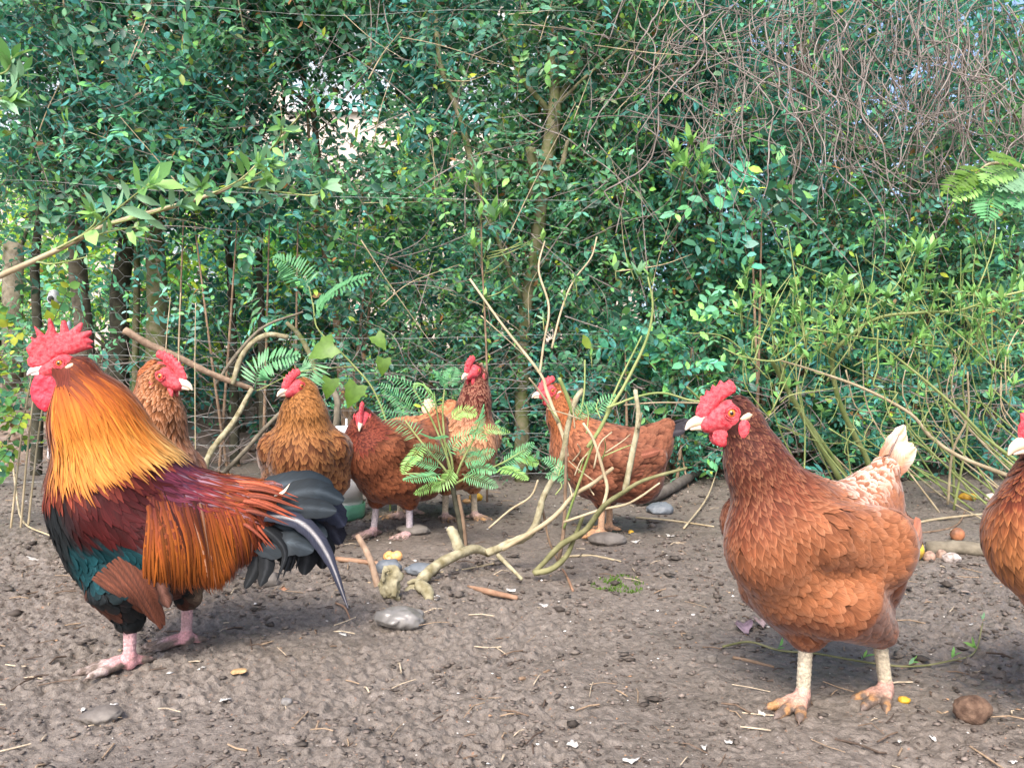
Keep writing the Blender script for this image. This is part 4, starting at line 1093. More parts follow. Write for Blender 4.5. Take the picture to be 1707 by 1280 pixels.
# ------------------------------------------------------------------ things on the ground
def lump(name, px, py, w, h, label, cat, mat, seed=0, dep=None, rough=.21, sink=.45, rot=0.0, group=None, res=None, fr=2.2):
    """stone / fruit / clod resting on the ground; w, h in photo pixels"""
    g = on_ground(px, py); s = FPX / g[1]
    a, c = w / s / 2, h / s / 2; b = dep / s / 2 if dep else a * .8
    o3 = np.array((seed * 3.1, seed * 1.7, seed * .9))
    def f(P):
        q = P / np.array((a, b, c))
        r = np.linalg.norm(q, axis=1)
        return (r - 1 - rough * noise3(q * fr * .5 + o3) - rough * .4 * noise3(q * fr * 1.7 + o3)) * min(a, b, c)
    m = np.array((a, b, c)) * 1.45
    V, Q = surfnet(f, -m, m, res or max(min(a, b, c) / 7, .0012))
    o = obj(name, V, Q, mat)
    o.location = (g[0], g[1], g[2] + c * (1 - sink)); o.rotation_euler = (0, 0, rot)
    return tag(o, label, cat, group)
ST = mat_plain('wet_grey_stone', (.10, .095, .088), rough=.35, spec=.5, c2=(.22, .205, .19), scale=22, bump=.25, bscale=160)
SB = mat_plain('blue_grey_stone', (.10, .115, .13), rough=.5, c2=(.17, .185, .20), scale=30, bump=.3)
SD = mat_plain('muddy_stone', (.095, .08, .068), rough=.7, c2=(.17, .15, .13), scale=28, bump=.4)
lump('stone', 668, 1045, 84, 36, 'smooth wet pale grey stone lying alone below the fallen branch', 'stone', ST, 1, dep=60, rot=-.25, rough=.22, fr=2.6)
lump('stone', 647, 958, 44, 26, 'flat blue-grey stone touching the leaning stick', 'stone', SB, 2, dep=40)
lump('stone', 704, 962, 56, 22, 'flat blue-grey stone behind the lichen covered log', 'stone', SB, 3, dep=40)
lump('stone', 1100, 852, 46, 22, 'flat bluish stone beside the dark log end', 'stone', SB, 4, dep=40)
lump('stone', 690, 893, 56, 20, 'grey stone under the feet of the dark red hen', 'stone', SD, 5, dep=40)
lump('stone', 448, 978, 34, 28, 'round muddy stone under the tail of the rooster', 'stone', SD, 6)
lump('stone', 170, 1196, 66, 26, 'half buried grey stone in the mud below the feet of the rooster', 'stone', SD, 7, dep=60, sink=.75)
lump('stone', 1010, 905, 66, 24, 'flat brown stone under the black tailed hen', 'stone', SD, 8, dep=50, sink=.5)
lump('stone', 478, 1176, 18, 14, 'tiny pale pebble set in bare mud', 'pebble', ST, 9)
lump('clod', 1622, 1203, 60, 44, 'hairy brown lump of mud or coconut husk before the hens', 'clod', mat_plain('husk', (.060, .032, .020), rough=.9, c2=(.17, .105, .07), scale=70, bump=1.0, bscale=200), 10, rough=.2, sink=.15, dep=44)
lump('clod', 1187, 1100, 22, 18, 'dark mud crumb beside the short brown stick', 'clod', SD, 11, rough=.3)
# fruit
YF = mat_plain('yellow_fruit', (.20, .10, .035), rough=.55, c2=(.72, .50, .05), scale=32, bump=.5, bscale=90)
OF = mat_plain('orange_fruit', (.62, .26, .07), rough=.45, c2=(.80, .48, .20), scale=50, bump=.4)
YO = mat_plain('orange_yellow_peel', (.36, .17, .02), rough=.5, c2=(.66, .40, .03), scale=60, bump=.5)
BN = mat_plain('brown_shell', (.11, .065, .045), rough=.6, c2=(.46, .30, .22), scale=55, bump=.6)
lump('fruit', 1520, 932, 40, 38, 'yellow half rotten fruit beside the small brown husks', 'fruit', YF, 12, rough=.07, sink=.1)
FG = 'rotting brown husks in a row'
lump('husk', 1549, 934, 20, 20, 'reddish brown husk touching the yellow rotten fruit', 'husk', BN, 13, rough=.15, group=FG)
lump('husk', 1570, 931, 18, 18, 'pinkish husk between its brown neighbours beside the grey log', 'husk', BN, 14, rough=.15, group=FG)
lump('husk', 1586, 938, 30, 20, 'white and brown elongated husk at the end of the row', 'husk', mat_plain('pale_husk', (.14, .10, .08), rough=.6, c2=(.62, .55, .5), scale=60, bump=.6), 15, rough=.18, group=FG)
lump('fruit_scrap', 1597, 925, 10, 9, 'tiny yellow scrap of fruit on the grey log', 'fruit scrap', YO, 16, rough=.2, sink=-1.6)
lump('fruit', 1596, 902, 24, 23, 'half black and half orange rotten fruit behind the grey log', 'fruit', mat_plain('black_orange', (.030, .022, .020), rough=.6, c2=(.40, .16, .07), scale=22), 17, rough=.08, sink=.1)
lump('fruit', 1613, 832, 28, 16, 'bright yellow peel under the sprawling shrub', 'fruit', YO, 18, rough=.15)
lump('fruit', 1660, 832, 36, 16, 'white and orange fruit scrap under the sprawling shrub', 'fruit', mat_plain('white_orange', (.74, .68, .62), rough=.6, c2=(.70, .38, .12), scale=36), 19, rough=.2)
lump('shell', 1692, 830, 20, 14, 'white eggshell piece half hidden behind the golden brown hen', 'shell', mat_plain('white_shell', (.75, .74, .70), rough=.5, var=.08), 20, rough=.15)
for i, dx in enumerate((-6, 6)):
    pass
def bitten():
    g = on_ground(655, 938); s = FPX / g[1]
    f0 = cones_fn([((-7 / s, 0, 0), (-6 / s, 0, .002), 9 / s, 8 / s, 1.0), ((7 / s, 0, .001), (6 / s, 0, 0), 9 / s, 8.5 / s, 1.0)], .003)
    f = lambda P: np.maximum(f0(P), -cone_sdf(P, (-6 / s, -.017, .003), (-6 / s, -.03, .003), .008, .008)) + .0006 * noise3(P * 400)
    V, Q = surfnet(f, (-.04, -.04, -.03), (.04, .04, .03), .0016)
    o = obj('fruit', V, Q, OF); o.location = (g[0], g[1], g[2] + 8 / s)
    tag(o, 'bitten orange fruit core lying behind the leaning stick', 'fruit')
bitten()
lump('fruit', 793, 836, 22, 17, 'orange yellow fruit lying right of the ferny shrub trunk', 'fruit', YO, 21, rough=.1)
lump('fruit_scrap', 778, 838, 14, 8, 'small pale orange peel touching the yellow orange fruit', 'fruit scrap', OF, 22, rough=.2)
lump('fruit_scrap', 1506, 1169, 20, 12, 'bright orange yellow scrap beside the toes of the large hen', 'fruit scrap', YO, 23, rough=.25)
lump('fruit_scrap', 1052, 888, 10, 7, 'tiny orange scrap behind the black tailed hen', 'fruit scrap', YO, 24, rough=.2)
lump('fruit_scrap', 398, 1122, 26, 6, 'smear of orange crumbs on the mud right of the rooster feet', 'fruit scrap', mat_plain('crumbs', (.28, .16, .07), rough=.8, c2=(.48, .32, .16), scale=120), 25, rough=.4)
# sticks and logs
def gstick(name, P, r, mat, label, cat='stick', lift=None, n=5, ns=8, jit=.07, ends=True):
    pts = []
    for i, (a, b) in enumerate(P):
        g = on_ground(a, b); g = g + (0, 0, (lift[i] if lift else r[min(i, len(r) - 1)] * .7)); pts.append(g)
    c = pts[0] * (1, 1, 0)
    V, F = tube(spl(pts, n), r, ns, jit)
    o = obj(name, V - c, F, mat); o.location = c
    return tag(o, label, cat)
BKW = mat_plain('bleached_wood', (.20, .13, .085), rough=.8, c2=(.36, .25, .17), scale=60, bump=.5, bscale=150)
RDW = mat_plain('reddish_wood', (.20, .105, .06), rough=.7, c2=(.33, .20, .125), scale=50, bump=.4)
g = on_ground(632, 982); tp = at(596, 892, g[1] + .05)
V, F = tube(spl([g + (0, 0, -.01), (g + tp) / 2 + (.004, 0, .003), tp], 5), [.0085, .0075, .0062], 9, .06)
o = obj('stick', V - g, F, BKW); o.location = g; tag(o, 'bleached stick stuck upright at a slant in the mud', 'stick')
gstick('stick', [(560, 936), (600, 940), (642, 946)], [.0065, .006, .005], RDW, 'reddish peeled stick lying behind the leaning stick')
gstick('stick', [(780, 980), (815, 992), (862, 1000)], [.003, .007, .005], RDW, 'flat brown splinter of bark lying right of the fallen branch')
gstick('stick', [(1222, 1094), (1255, 1102), (1290, 1112)], [.0028, .0030, .0022], M['bark_brown'], 'short brown twig lying before the large hen')
gstick('stick', [(866, 1125), (890, 1118), (916, 1112)], [.003, .0028, .002], M['bark_brown'], 'short dark twig pressed into the open mud')
gstick('log', [(1545, 922), (1600, 925), (1660, 930), (1720, 938)], [.018, .019, .020, .021], M['bark_grey'], 'grey log lying behind the brown husks', 'log', ns=12)
gstick('log', [(1065, 842), (1110, 830), (1150, 806), (1185, 782), (1235, 770)], [.022, .021, .020, .020, .018], mat_plain('dark_log', (.075, .062, .052), rough=.85, c2=(.15, .13, .11), scale=26, bump=.6), 'dark curved log behind the black tailed hen', 'log', lift=[.02, .025, .03, .04, .05], ns=12)
gstick('stick', [(1060, 865), (1120, 870), (1190, 880)], [.0035, .0035, .002], M['straw_stem'], 'thin pale straw stick lying behind the large hen')
gstick('stick', [(930, 930), (985, 926), (1035, 934)], [.003, .0035, .002], M['straw_stem'], 'pale straw stick under the black tailed hen')
gstick('stick', [(1140, 885), (1180, 835), (1200, 790)], [.003, .003, .002], M['straw_stem'], 'leaning pale twig by the dark curved log', lift=[.005, .02, .06])
gstick('stick', [(845, 940), (720, 960), (640, 930)], [.002, .0022, .0015], M['straw_stem'], 'long thin straw behind the fallen branch')
gstick('stick', [(955, 985), (945, 962), (938, 950)], [.003, .0028, .002], RDW, 'small reddish twig before the mossy green shoots')
gstick('stick', [(20, 790), (28, 850), (40, 880), (85, 900)], [.0035, .0035, .003, .002], M['straw_stem'], 'thin pale bent twig left of the breast of the rooster', lift=[.10, .05, .01, .01])
gstick('stick', [(1500, 800), (1570, 840), (1640, 870)], [.004, .0035, .002], M['straw_stem'], 'long grey twig sloping before the bright yellow peel', lift=[.09, .03, .01])
gstick('stick', [(1510, 880), (1560, 868), (1690, 850)], [.0045, .004, .003], M['straw_stem'], 'pale branch lying behind the half black fruit')
gstick('stick', [(1515, 892), (1590, 878), (1610, 850)], [.003, .003, .002], M['bark_brown'], 'brown twig crossing the pale branch behind the half black fruit')
gstick('stick', [(560, 1010), (575, 1020), (585, 1030)], [.002, .002, .001], RDW, 'tiny reddish twig by the drooping tail feather of the rooster')
# uprooted knob next to the fallen branch
lump('root_knob', 652, 1000, 38, 50, 'knobbly brown piece of broken root standing beside the fallen branch', 'root', M['lichen_wood'], 31, rough=.5, sink=.2, dep=30, fr=3.6)
# trailing green stem behind the large hen
def trailing():
    P = [(1205, 1078), (1250, 1070), (1300, 1085), (1360, 1095), (1440, 1112), (1520, 1120), (1590, 1110), (1625, 1092), (1638, 1068)]
    g0 = on_ground(1205, 1078)
    root = empty('trailing_stem', g0, 'thin green trailing stem lying on the mud behind the large hen', 'stem')
    pts = [on_ground(a, b) + (0, 0, .006 + (.02 if i > 7 else 0)) for i, (a, b) in enumerate(P)]
    stem(root, g0, pts, [.0022, .002, .0016, .0012], M['olive_stem'])
    for i in (2, 4, 5, 6, 7, 8):
        rosette(root, g0, pts[i] + (0, 0, .008), np.array((rng.normal(0, .5), -.3, .8)), 3, .02)
trailing()
# dead purple leaf, moss, feathers, droppings
def flake(name, px, py, w, h, label, cat, mat, seed, curl=.25, lift=.004, group=None, th=.0012):
    g = on_ground(px, py); s = FPX / g[1]; gr = np.random.default_rng(seed)
    n = 14; a = np.linspace(0, 2 * PI, n, endpoint=False)
    r = (1 + gr.normal(0, .30, n)) * .55
    tilt = g[1] / CAM_H
    X = np.cos(a) * r * w / s / 2; Y = np.sin(a) * r * min(h / s / 2 * tilt, w / s * .8)
    ring = np.stack((X, Y, curl * (X ** 2) / (w / s / 2) + gr.normal(0, .0012, n)), -1)
    inn = ring * (.5, .5, .2) + gr.normal(0, .0006, (n, 3)); c = np.zeros((1, 3)) 
    V = np.concatenate((ring, inn, c)); V2 = V - (0, 0, th)
    j = np.arange(n); k = (j + 1) % n; m = 2 * n + 1
    q = np.stack((j, k, n + k, n + j), -1); t = np.stack((n + j, n + k, np.full(n, 2 * n)), -1); sd_ = np.stack((j, j + m, k + m, k), -1)
    o = obj(name, np.concatenate((V, V2)), [np.concatenate((q, q[:, ::-1] + m, sd_)), np.concatenate((t, t[:, ::-1] + m))], mat)
    o.location = g + (0, 0, lift)
    o.rotation_euler = (gr.normal(0, .12), gr.normal(0, .12), gr.uniform(-.5, .5))
    return tag(o, label, cat, group)
PL = mat_plain('purple_dead_leaf', (.10, .065, .085), rough=.45, c2=(.28, .20, .23), scale=50)
flake('dead_leaf', 1240, 1046, 50, 22, 'shiny purple dead leaf beside the breast of the large hen', 'leaf', PL, 1, curl=.8, lift=.006)
flake('dead_leaf', 1268, 1043, 34, 20, 'pinkish dead leaf overlapping the shiny purple one', 'leaf', mat_plain('pink_dead_leaf', (.22, .15, .15), rough=.5, c2=(.34, .25, .24), scale=50), 2, curl=.9, lift=.010)
WH = mat_plain('white_dropping', (.34, .31, .27), rough=.8, c2=(.62, .60, .56), scale=130)
G1 = 'white specks scattered on the mud'
for i, (x, y, w, h, lab) in enumerate(((955, 1243, 30, 20, 'white curled chalky flake on the open mud in front'), (1173, 1240, 20, 16, 'white chalky flake right of the curled one'), (375, 1164, 26, 14, 'white chalky flake on the mud between rooster and twig'), (190, 1176, 22, 12, 'white ring shaped flake on the half buried stone'), (138, 1181, 12, 7, 'small white flake left of the half buried stone'),
                                   (1622, 1044, 22, 16, 'white flake beside the breast of the golden brown hen'), (1050, 1268, 50, 12, 'white smear in the mud near the curled white flake'), (570, 1053, 28, 9, 'white flake left of the smooth wet stone'), (728, 1002, 16, 12, 'small white lump between stone and splinter of bark'), (850, 985, 30, 8, 'white smear beside the splinter of bark'),
                                   (905, 1010, 60, 9, 'long white smear in the mud beyond the smooth wet stone'), (1300, 990, 44, 12, 'pale smear beside the breast of the large hen'), (1270, 1186, 20, 10, 'white flake before the toes of the large hen'), (1215, 1230, 22, 8, 'white fleck left of the toes of the large hen'), (1500, 1230, 12, 9, 'small white fleck below the large hen'), (1555, 1232, 13, 10, 'small white fleck before the hairy brown lump'),
                                   (60, 933, 44, 8, 'long white streak on the mud left of the rooster breast'), (335, 1118, 14, 8, 'white fleck right of the rear foot of the rooster'), (1690, 1276, 26, 8, 'white smear below the hairy brown lump'), (1060, 905, 20, 8, 'white flake beneath the rear of the black tailed hen'), (1120, 895, 26, 9, 'white flake behind the black tailed hen'))):
    flake('white_flake', x, y, w, h, lab, 'flake', WH, 40 + i, curl=.15, group=G1)
flake('dry_leaf', 472, 985, 34, 16, 'orange dry leaf on the mud under the tail of the rooster', 'leaf', mat_plain('orange_leaf', (.46, .20, .10), rough=.6, c2=(.60, .34, .22), scale=60), 71, curl=.6)
def moss():
    g = gp(1030, 975); n = 620
    r = np.sqrt(rng.uniform(0, 1, n)); a = rng.uniform(0, 2 * PI, n); s = FPX / g[1]
    X = g[0] + r * np.cos(a) * 44 / s; Y = g[1] + r * np.sin(a) * .075
    kk = noise2(X, Y, .03) + .4 * noise2(X, Y, .012) > -.05; X, Y = X[kk], Y[kk]; n = len(X)
    P = np.stack((X, Y, gz(X, Y) + gz_fine(X, Y) - .001), -1); D = nrm(rng.normal(0, .5, (n, 3)) + (0, 0, 1)); N = nrm(rng.normal(0, 1, (n, 3)) + (0, -1, .2))
    V = leaf_verts(P, D, N, rng.uniform(.004, .010, n), np.full(n, .0028))
    o = obj('moss_tuft', V.reshape(-1, 3), leaf_faces(n), M['leaf'], None, np.repeat(np.array((.10, .19, .025)) * rng.uniform(.6, 1.4, (n, 1)), 8, 0))
    tag(o, 'bright green patch of moss on the mud', 'moss', kind='stuff')
moss()
# crumbs of mud, grit and straw
def crumbs():
    ico = np.array([(0, 0, 1), (.9, 0, .4), (.28, .85, .4), (-.72, .53, .4), (-.72, -.53, .4), (.28, -.85, .4), (0, 0, -.6)])
    fc = np.array([(0, 1, 2), (0, 2, 3), (0, 3, 4), (0, 4, 5), (0, 5, 1), (6, 2, 1), (6, 3, 2), (6, 4, 3), (6, 5, 4), (6, 1, 5)])
    def scatter(n, s0, s1, cols, name, label, flat=.6, pw=2.0):
        y = .93 + rng.uniform(0, 1, n) ** 1.6 * 2.9; x = rng.uniform(-.70, .70, n) * y
        k = noise2(x, y, .25) + rng.normal(0, .35, n) > -.15; x, y = x[k], y[k]; n = len(x)
        z = gz(x, y) + gz_fine(x, y)
        sz = (s0 + (s1 - s0) * rng.uniform(0, 1, n) ** pw) * np.clip(y, 1, 1.9)
        a = rng.uniform(0, 2 * PI, n); ca, sa = np.cos(a), np.sin(a)
        T = ico[None] * (1 + rng.normal(0, .25, (n, 7, 1))) * np.stack((rng.uniform(.7, 1.7, n), np.ones(n), flat * rng.uniform(.6, 1.2, n)), -1)[:, None]
        X = T[..., 0] * ca[:, None] - T[..., 1] * sa[:, None]; Y = T[..., 0] * sa[:, None] + T[..., 1] * ca[:, None]
        V = np.stack((X, Y, T[..., 2]), -1) * sz[:, None, None] + np.stack((x, y, z + sz * .15), -1)[:, None]
        cols = np.asarray(cols); C = cols[rng.integers(0, len(cols), n)] * rng.uniform(.7, 1.3, (n, 1))
        o = obj(name, V.reshape(-1, 3), (fc[None] + (np.arange(n) * 7)[:, None, None]).reshape(-1, 3), M['crumb'], None, np.repeat(C, 7, 0))
        tag(o, label, name.replace('_', ' '), kind='stuff')
    M['crumb'] = mat_attr('crumb', rough=.75, spec=.25, noise_amt=.3, nscale=150)
    scatter(15000, .0008, .0048, ((.10, .080, .066), (.14, .112, .094), (.075, .058, .047), (.17, .138, .116)), 'mud_crumbs', 'countless small crumbs of trodden brown mud', pw=2.4)
    scatter(1500, .0008, .0032, ((.50, .47, .43), (.36, .22, .13), (.30, .26, .22), (.40, .30, .20), (.62, .6, .56)), 'grit', 'pale grit and grain crumbs strewn over the mud', pw=2.5)
    scatter(700, .0035, .0095, ((.085, .070, .058), (.055, .044, .036), (.12, .10, .084)), 'mud_clods', 'darker loose clods of torn up mud lying about', pw=2.0)
    n = 620
    y = .95 + rng.uniform(0, 1, n) ** 1.1 * 2.8; x = rng.uniform(-.7, .7, n) * y; a = rng.uniform(0, PI, n); L = rng.uniform(.01, .06, n)
    z = gz(x, y) + gz_fine(x, y) + .002
    t = np.array((-.5, 0, .5)); P = np.stack((x[:, None] + np.cos(a)[:, None] * L[:, None] * t, y[:, None] + np.sin(a)[:, None] * L[:, None] * t, z[:, None] + np.array((.001, .003, .001)) + 0 * t), -1)
    P[:, 1] += rng.normal(0, .002, (n, 3))
    V, q = tubes_batch(P, rng.uniform(.0006, .0016, n)[:, None] * np.ones((1, 3)), 4)
    C = np.array(((.28, .20, .13), (.14, .095, .065), (.42, .34, .24), (.08, .055, .04)))[rng.integers(0, 4, n)]
    o = obj('straw_bits', V, q, M['crumb'], None, np.repeat(C, 12, 0)); tag(o, 'bits of straw and twig trodden into the mud', 'straw', kind='stuff')
crumbs()
# white and green poultry drinker
def drinker():
    g = on_ground(580, 862); D = g[1]; s = FPX / D
    g = np.array((at(575, 860, D)[0], D, g[2]))
    root = empty('poultry_drinker', g, 'white plastic poultry drinker with green base between two hens', 'drinker')
    wh = mat_plain('white_plastic', (.74, .76, .77), rough=.35, spec=.5, var=.06, scale=12); gn = mat_plain('green_plastic', (.10, .30, .20), rough=.35, spec=.5, var=.25, scale=20)
    def lathe(prof, n=36):
        a = np.arange(n) * 2 * PI / n; P = np.array(prof)
        V = np.stack((P[:, 0][:, None] * np.cos(a), P[:, 0][:, None] * np.sin(a), P[:, 1][:, None] * np.ones(n)), -1).reshape(-1, 3)
        i, j = np.meshgrid(np.arange(len(P) - 1), np.arange(n), indexing='ij')
        return V, np.stack((i * n + j, i * n + (j + 1) % n, (i + 1) * n + (j + 1) % n, (i + 1) * n + j), -1).reshape(-1, 4)
    k = 1 / s
    V, q = lathe([(.001, 30 * k), (30 * k, 30 * k), (27 * k, 60 * k), (18 * k, 120 * k), (13 * k, 138 * k), (13 * k, 140 * k), (.001, 140 * k)]); obj('tank', V, q, wh, root)
    V, q = lathe([(.001, 141 * k), (16 * k, 141 * k), (17 * k, 146 * k), (17 * k, 152 * k), (15 * k, 154 * k), (.001, 154 * k)]); cap = obj('lid', V, q, wh, root)
    V, F = tube(np.array(((3 * k, 0, 153 * k), (3 * k, 0, 166 * k))), 1.8 * k, 8); obj('handle', V, F, wh, cap)
    V, q = lathe([(.001, 0), (30 * k, 0), (33 * k, 6 * k), (34 * k, 26 * k), (32 * k, 26 * k), (31 * k, 8 * k), (.001, 8 * k)]); obj('base_tray', V, q, gn, root)
    V, q = lathe([(28 * k, 10 * k), (28.5 * k, 24 * k), (30 * k, 31 * k)]); obj('inner_rim', V, q, wh, root)
drinker()

# dead branches leaning in the fence at the left
def leaning(P, r, Ds, mat, label):
    n_ = len(P); pts = [at(a, b, Ds[0] + (Ds[1] - Ds[0]) * i / (n_ - 1)) for i, (a, b) in enumerate(P)]
    c = pts[0].copy(); V, F = tube(spl(pts, 6), r, 8, .06)
    o = obj('dead_branch', V - c, F, mat); o.location = c; tag(o, label, 'branch', 'dead branches caught in the wire fence')
leaning([(207, 550), (250, 575), (300, 597), (350, 622), (392, 638), (420, 648)], [.014, .013, .012, .010], (3.0, 3.22), BKW, 'thick bleached dead branch slanting down behind the ginger hen')
leaning([(335, 800), (352, 752), (388, 705), (420, 648)], [.012, .012, .011, .009], (3.0, 3.2), M['lichen_wood'], 'grey dead branch propped up from the mud behind the ginger hen')
leaning([(388, 640), (400, 600), (420, 572), (448, 558), (480, 562)], [.010, .011, .011, .010], (3.16, 3.2), M['lichen_wood'], 'lichen covered dead branch bent like a hook left of the laced hen')
leaning([(360, 640), (395, 590), (440, 545), (505, 520)], [.006, .007, .006, .004], (3.15, 3.2), M['bark_grey'], 'thin grey arching dead branch above the hooked one')
leaning([(478, 538), (500, 560), (520, 600), (530, 640)], [.008, .010, .011, .010], (3.25, 3.2), M['bark_moss'], 'mossy dead branch curving down over the laced hen')
leaning([(552, 800), (562, 690), (560, 660), (548, 640)], [.012, .013, .013, .011], (3.05, 3.15), M['bark_grey'], 'broken grey stake standing behind the white drinker')
leaning([(300, 800), (298, 600), (301, 488)], [.0025, .0022, .0015], (3.0, 3.05), M['straw_stem'], 'straight dry straw stalk with pale knob behind the rooster')
leaning([(276, 800), (276, 600), (284, 495)], [.0025, .0022, .0015], (3.0, 3.05), M['straw_stem'], 'slightly bent dry straw stalk left of the knobbed one')
leaning([(326, 800), (325, 620), (326, 505)], [.0022, .002, .0015], (3.05, 3.05), M['straw_stem'], 'short dry straw stalk right of the knobbed one')
leaning([(360, 800), (400, 760), (455, 700), (500, 660)], [.009, .009, .008, .006], (3.15, 3.2), M['bark_grey'], 'grey dead branch slanting up behind the laced hen')
leaning([(800, 800), (801, 640), (803, 605)], [.006, .006, .005], (3.0, 3.0), BKW, 'cut pale stake right of the stretching hen')
# ------------------------------------------------------------------ birds
class FAcc:
    def __init__(s): s.V = []; s.F = []; s.C = []; s.U = []; s.N = []; s.n = 0
    def add(s, V, F, C, U, N):
        s.N.append(N.reshape(-1, 3))
        s.V.append(V.reshape(-1, 3)); s.F.append(F + s.n); s.C.append(C.reshape(-1, 3)); s.U.append(U.reshape(-1, 2)); s.n += len(s.V[-1])
    def build(s, name, mat, parent):
        o = obj(name, np.concatenate(s.V), np.concatenate(s.F), mat, parent, np.concatenate(s.C), np.concatenate(s.U))
        if len(o.data.vertices) == s.n: o.data.normals_split_custom_set_from_vertices(nrm(np.concatenate(s.N)))   # soft plumage shading
        return o

PROF = {
    'round': lambda t: np.where(t < .55, .55 + .45 * np.clip(t / .55, 0, 1), np.sqrt(np.clip(1 - ((t - .55) / .47) ** 2, 0, 1))),
    'lance': lambda t: np.where(t < .4, .6 + .4 * t / .4, np.clip(1 - ((t - .4) / .62) ** 1.6, 0, 1)),
    'fluff': lambda t: np.where(t < .5, .5 + .5 * t / .5, np.clip(1 - ((t - .5) / .55) ** 2, 0.05, 1)),
    'quill': lambda t: np.where(t < .3, .35 + .65 * np.clip(t / .3, 0, 1), np.where(t < .55, 1.0, np.sqrt(np.clip(1 - ((t - .55) / .455) ** 2.4, 0, 1)))),
    'broad': lambda t: np.where(t < .3, .35 + .65 * np.clip(t / .3, 0, 1), np.where(t < .8, 1.0, np.sqrt(np.clip(1 - ((t - .8) / .205) ** 2, 0, 1)))),
}

def strip_faces(n, nv, nu):
    b, i, j = np.meshgrid(np.arange(n), np.arange(nv), np.arange(nu - 1), indexing='ij')
    o = b * (nv + 1) * nu
    return np.stack((o + i * nu + j, o + i * nu + j + 1, o + (i + 1) * nu + j + 1, o + (i + 1) * nu + j), -1).reshape(-1, 4)

def feathers(acc, f, flow, P, L, W, colfn, prof='round', lift=0.10, base=0.0014, cling=1.0, gravity=0.0, jit=0.15, camber=0.12, nv=5, nu=3, curl=0.0):
    n = len(P)
    if n == 0: return
    L = np.broadcast_to(L, (n,)) * rng.uniform(.85, 1.15, n); W = np.broadcast_to(W, (n,)) * rng.uniform(.85, 1.15, n)
    ang = rng.normal(0, jit, n) + 0.0; lf = lift * rng.uniform(.7, 1.3, n)
    roll = rng.normal(0, .07, n)
    p = P.copy(); rows = []; Bs = []; Ns = []
    for k in range(nv + 1):
        t = k / nv
        N = grad(f, p)
        d = f(p); off = base + lf * L * (t - curl * t * t)
        dd = off - d
        p = p + N * (dd * np.where(dd > 0, 1.0, cling))[:, None]
        T = flow(p)
        T = nrm(T - N * np.sum(T * N, 1, keepdims=True))
        B = np.cross(N, T)
        T = T * np.cos(ang)[:, None] + B * np.sin(ang)[:, None]
        if gravity: T = nrm(T + np.array((0, 0, -gravity)) * (0.3 + t))
        B = nrm(np.cross(N, T))
        rows.append(p.copy()); Bs.append(nrm(B + N * roll[:, None])); Ns.append(N)
        p = p + T * (L / nv)[:, None]
    rows = np.stack(rows, 1); Bs = np.stack(Bs, 1); Ns = np.stack(Ns, 1)
    t = np.linspace(0, 1, nv + 1); u = np.linspace(-1, 1, nu)
    w = PROF[prof](t)[None, :] * rng.uniform(.82, 1.14, (n, nv + 1)) * W[:, None] * .5
    V = rows[:, :, None] + Bs[:, :, None] * (w[..., None, None] * u[None, None, :, None]) - Ns[:, :, None] * (camber * w[..., None, None] * (u ** 2)[None, None, :, None])
    C = colfn(rows, t[None, :, None, None], u[None, None, :, None], n)
    C = np.broadcast_to(C, V.shape)
    U = np.zeros(V.shape[:3] + (2,)); U[..., 0] = u * .5 + rng.uniform(0, 50, n)[:, None, None]; U[..., 1] = t[None, :, None] + rng.uniform(0, 50, n)[:, None, None]
    SN = Ns[:, :, None] + Bs[:, :, None] * (.32 * u)[None, None, :, None] + np.zeros(V.shape)
    acc.add(V, strip_faces(n, nv, nu)[:, ::-1], np.clip(C, 0, 1), U, SN)

def surf_samples(V, Q, f, spacing_fn):
    """semi-regular samples of a mesh surface; spacing_fn(P) gives metres"""
    T = np.concatenate((Q[:, [0, 1, 2]], Q[:, [0, 2, 3]]))
    a, b, c = V[T[:, 0]], V[T[:, 1]], V[T[:, 2]]
    A = np.linalg.norm(np.cross(b - a, c - a), axis=1) / 2
    s = spacing_fn((a + b + c) / 3)
    w = A / s ** 2
    n = int(w.sum() * 6)
    i = rng.choice(len(T), n, p=w / w.sum())
    r1 = np.sqrt(rng.uniform(0, 1, n)); r2 = rng.uniform(0, 1, n)
    P = a[i] * (1 - r1)[:, None] + b[i] * (r1 * (1 - r2))[:, None] + c[i] * (r1 * r2)[:, None]
    sp = spacing_fn(P)
    lev = np.round(np.log2(sp) * 3) / 3
    cell = 2.0 ** lev
    key = np.floor(P / cell[:, None]).astype(np.int64)
    k = key[:, 0] * 73856093 ^ key[:, 1] * 19349663 ^ key[:, 2] * 83492791 ^ (lev * 300).astype(np.int64) * 2654435
    _, ui = np.unique(k, return_index=True)
    P = P[ui]
    N = grad(f, P)
    return P - N * f(P)[:, None], N

def flow_fn(poly, extra=None):
    poly = np.asarray(poly, float)
    a = poly[:-1]; ab = poly[1:] - poly[:-1]; tn = nrm(ab)
    def fl(P):
        q = P[:, None] - a[None]
        t = np.clip(np.sum(q * ab, -1) / np.sum(ab * ab, -1), 0, 1)
        d = np.linalg.norm(q - t[..., None] * ab, axis=-1)
        w = np.exp(-(d - d.min(1, keepdims=True)) / 0.022)
        T = (w[..., None] * tn).sum(1)
        if extra is not None: T = T + extra(P)
        return nrm(T)
    def arc(P):
        q = P[:, None] - a[None]
        t = np.clip(np.sum(q * ab, -1) / np.sum(ab * ab, -1), 0, 1)
        d = np.linalg.norm(q - t[..., None] * ab, axis=-1)
        ln = np.linalg.norm(ab, axis=1); cum = np.concatenate(([0], np.cumsum(ln)[:-1]))
        i = d.argmin(1); r = np.arange(len(P))
        return cum[i] + t[r, i] * ln[i], d[r, i]
    return fl, arc

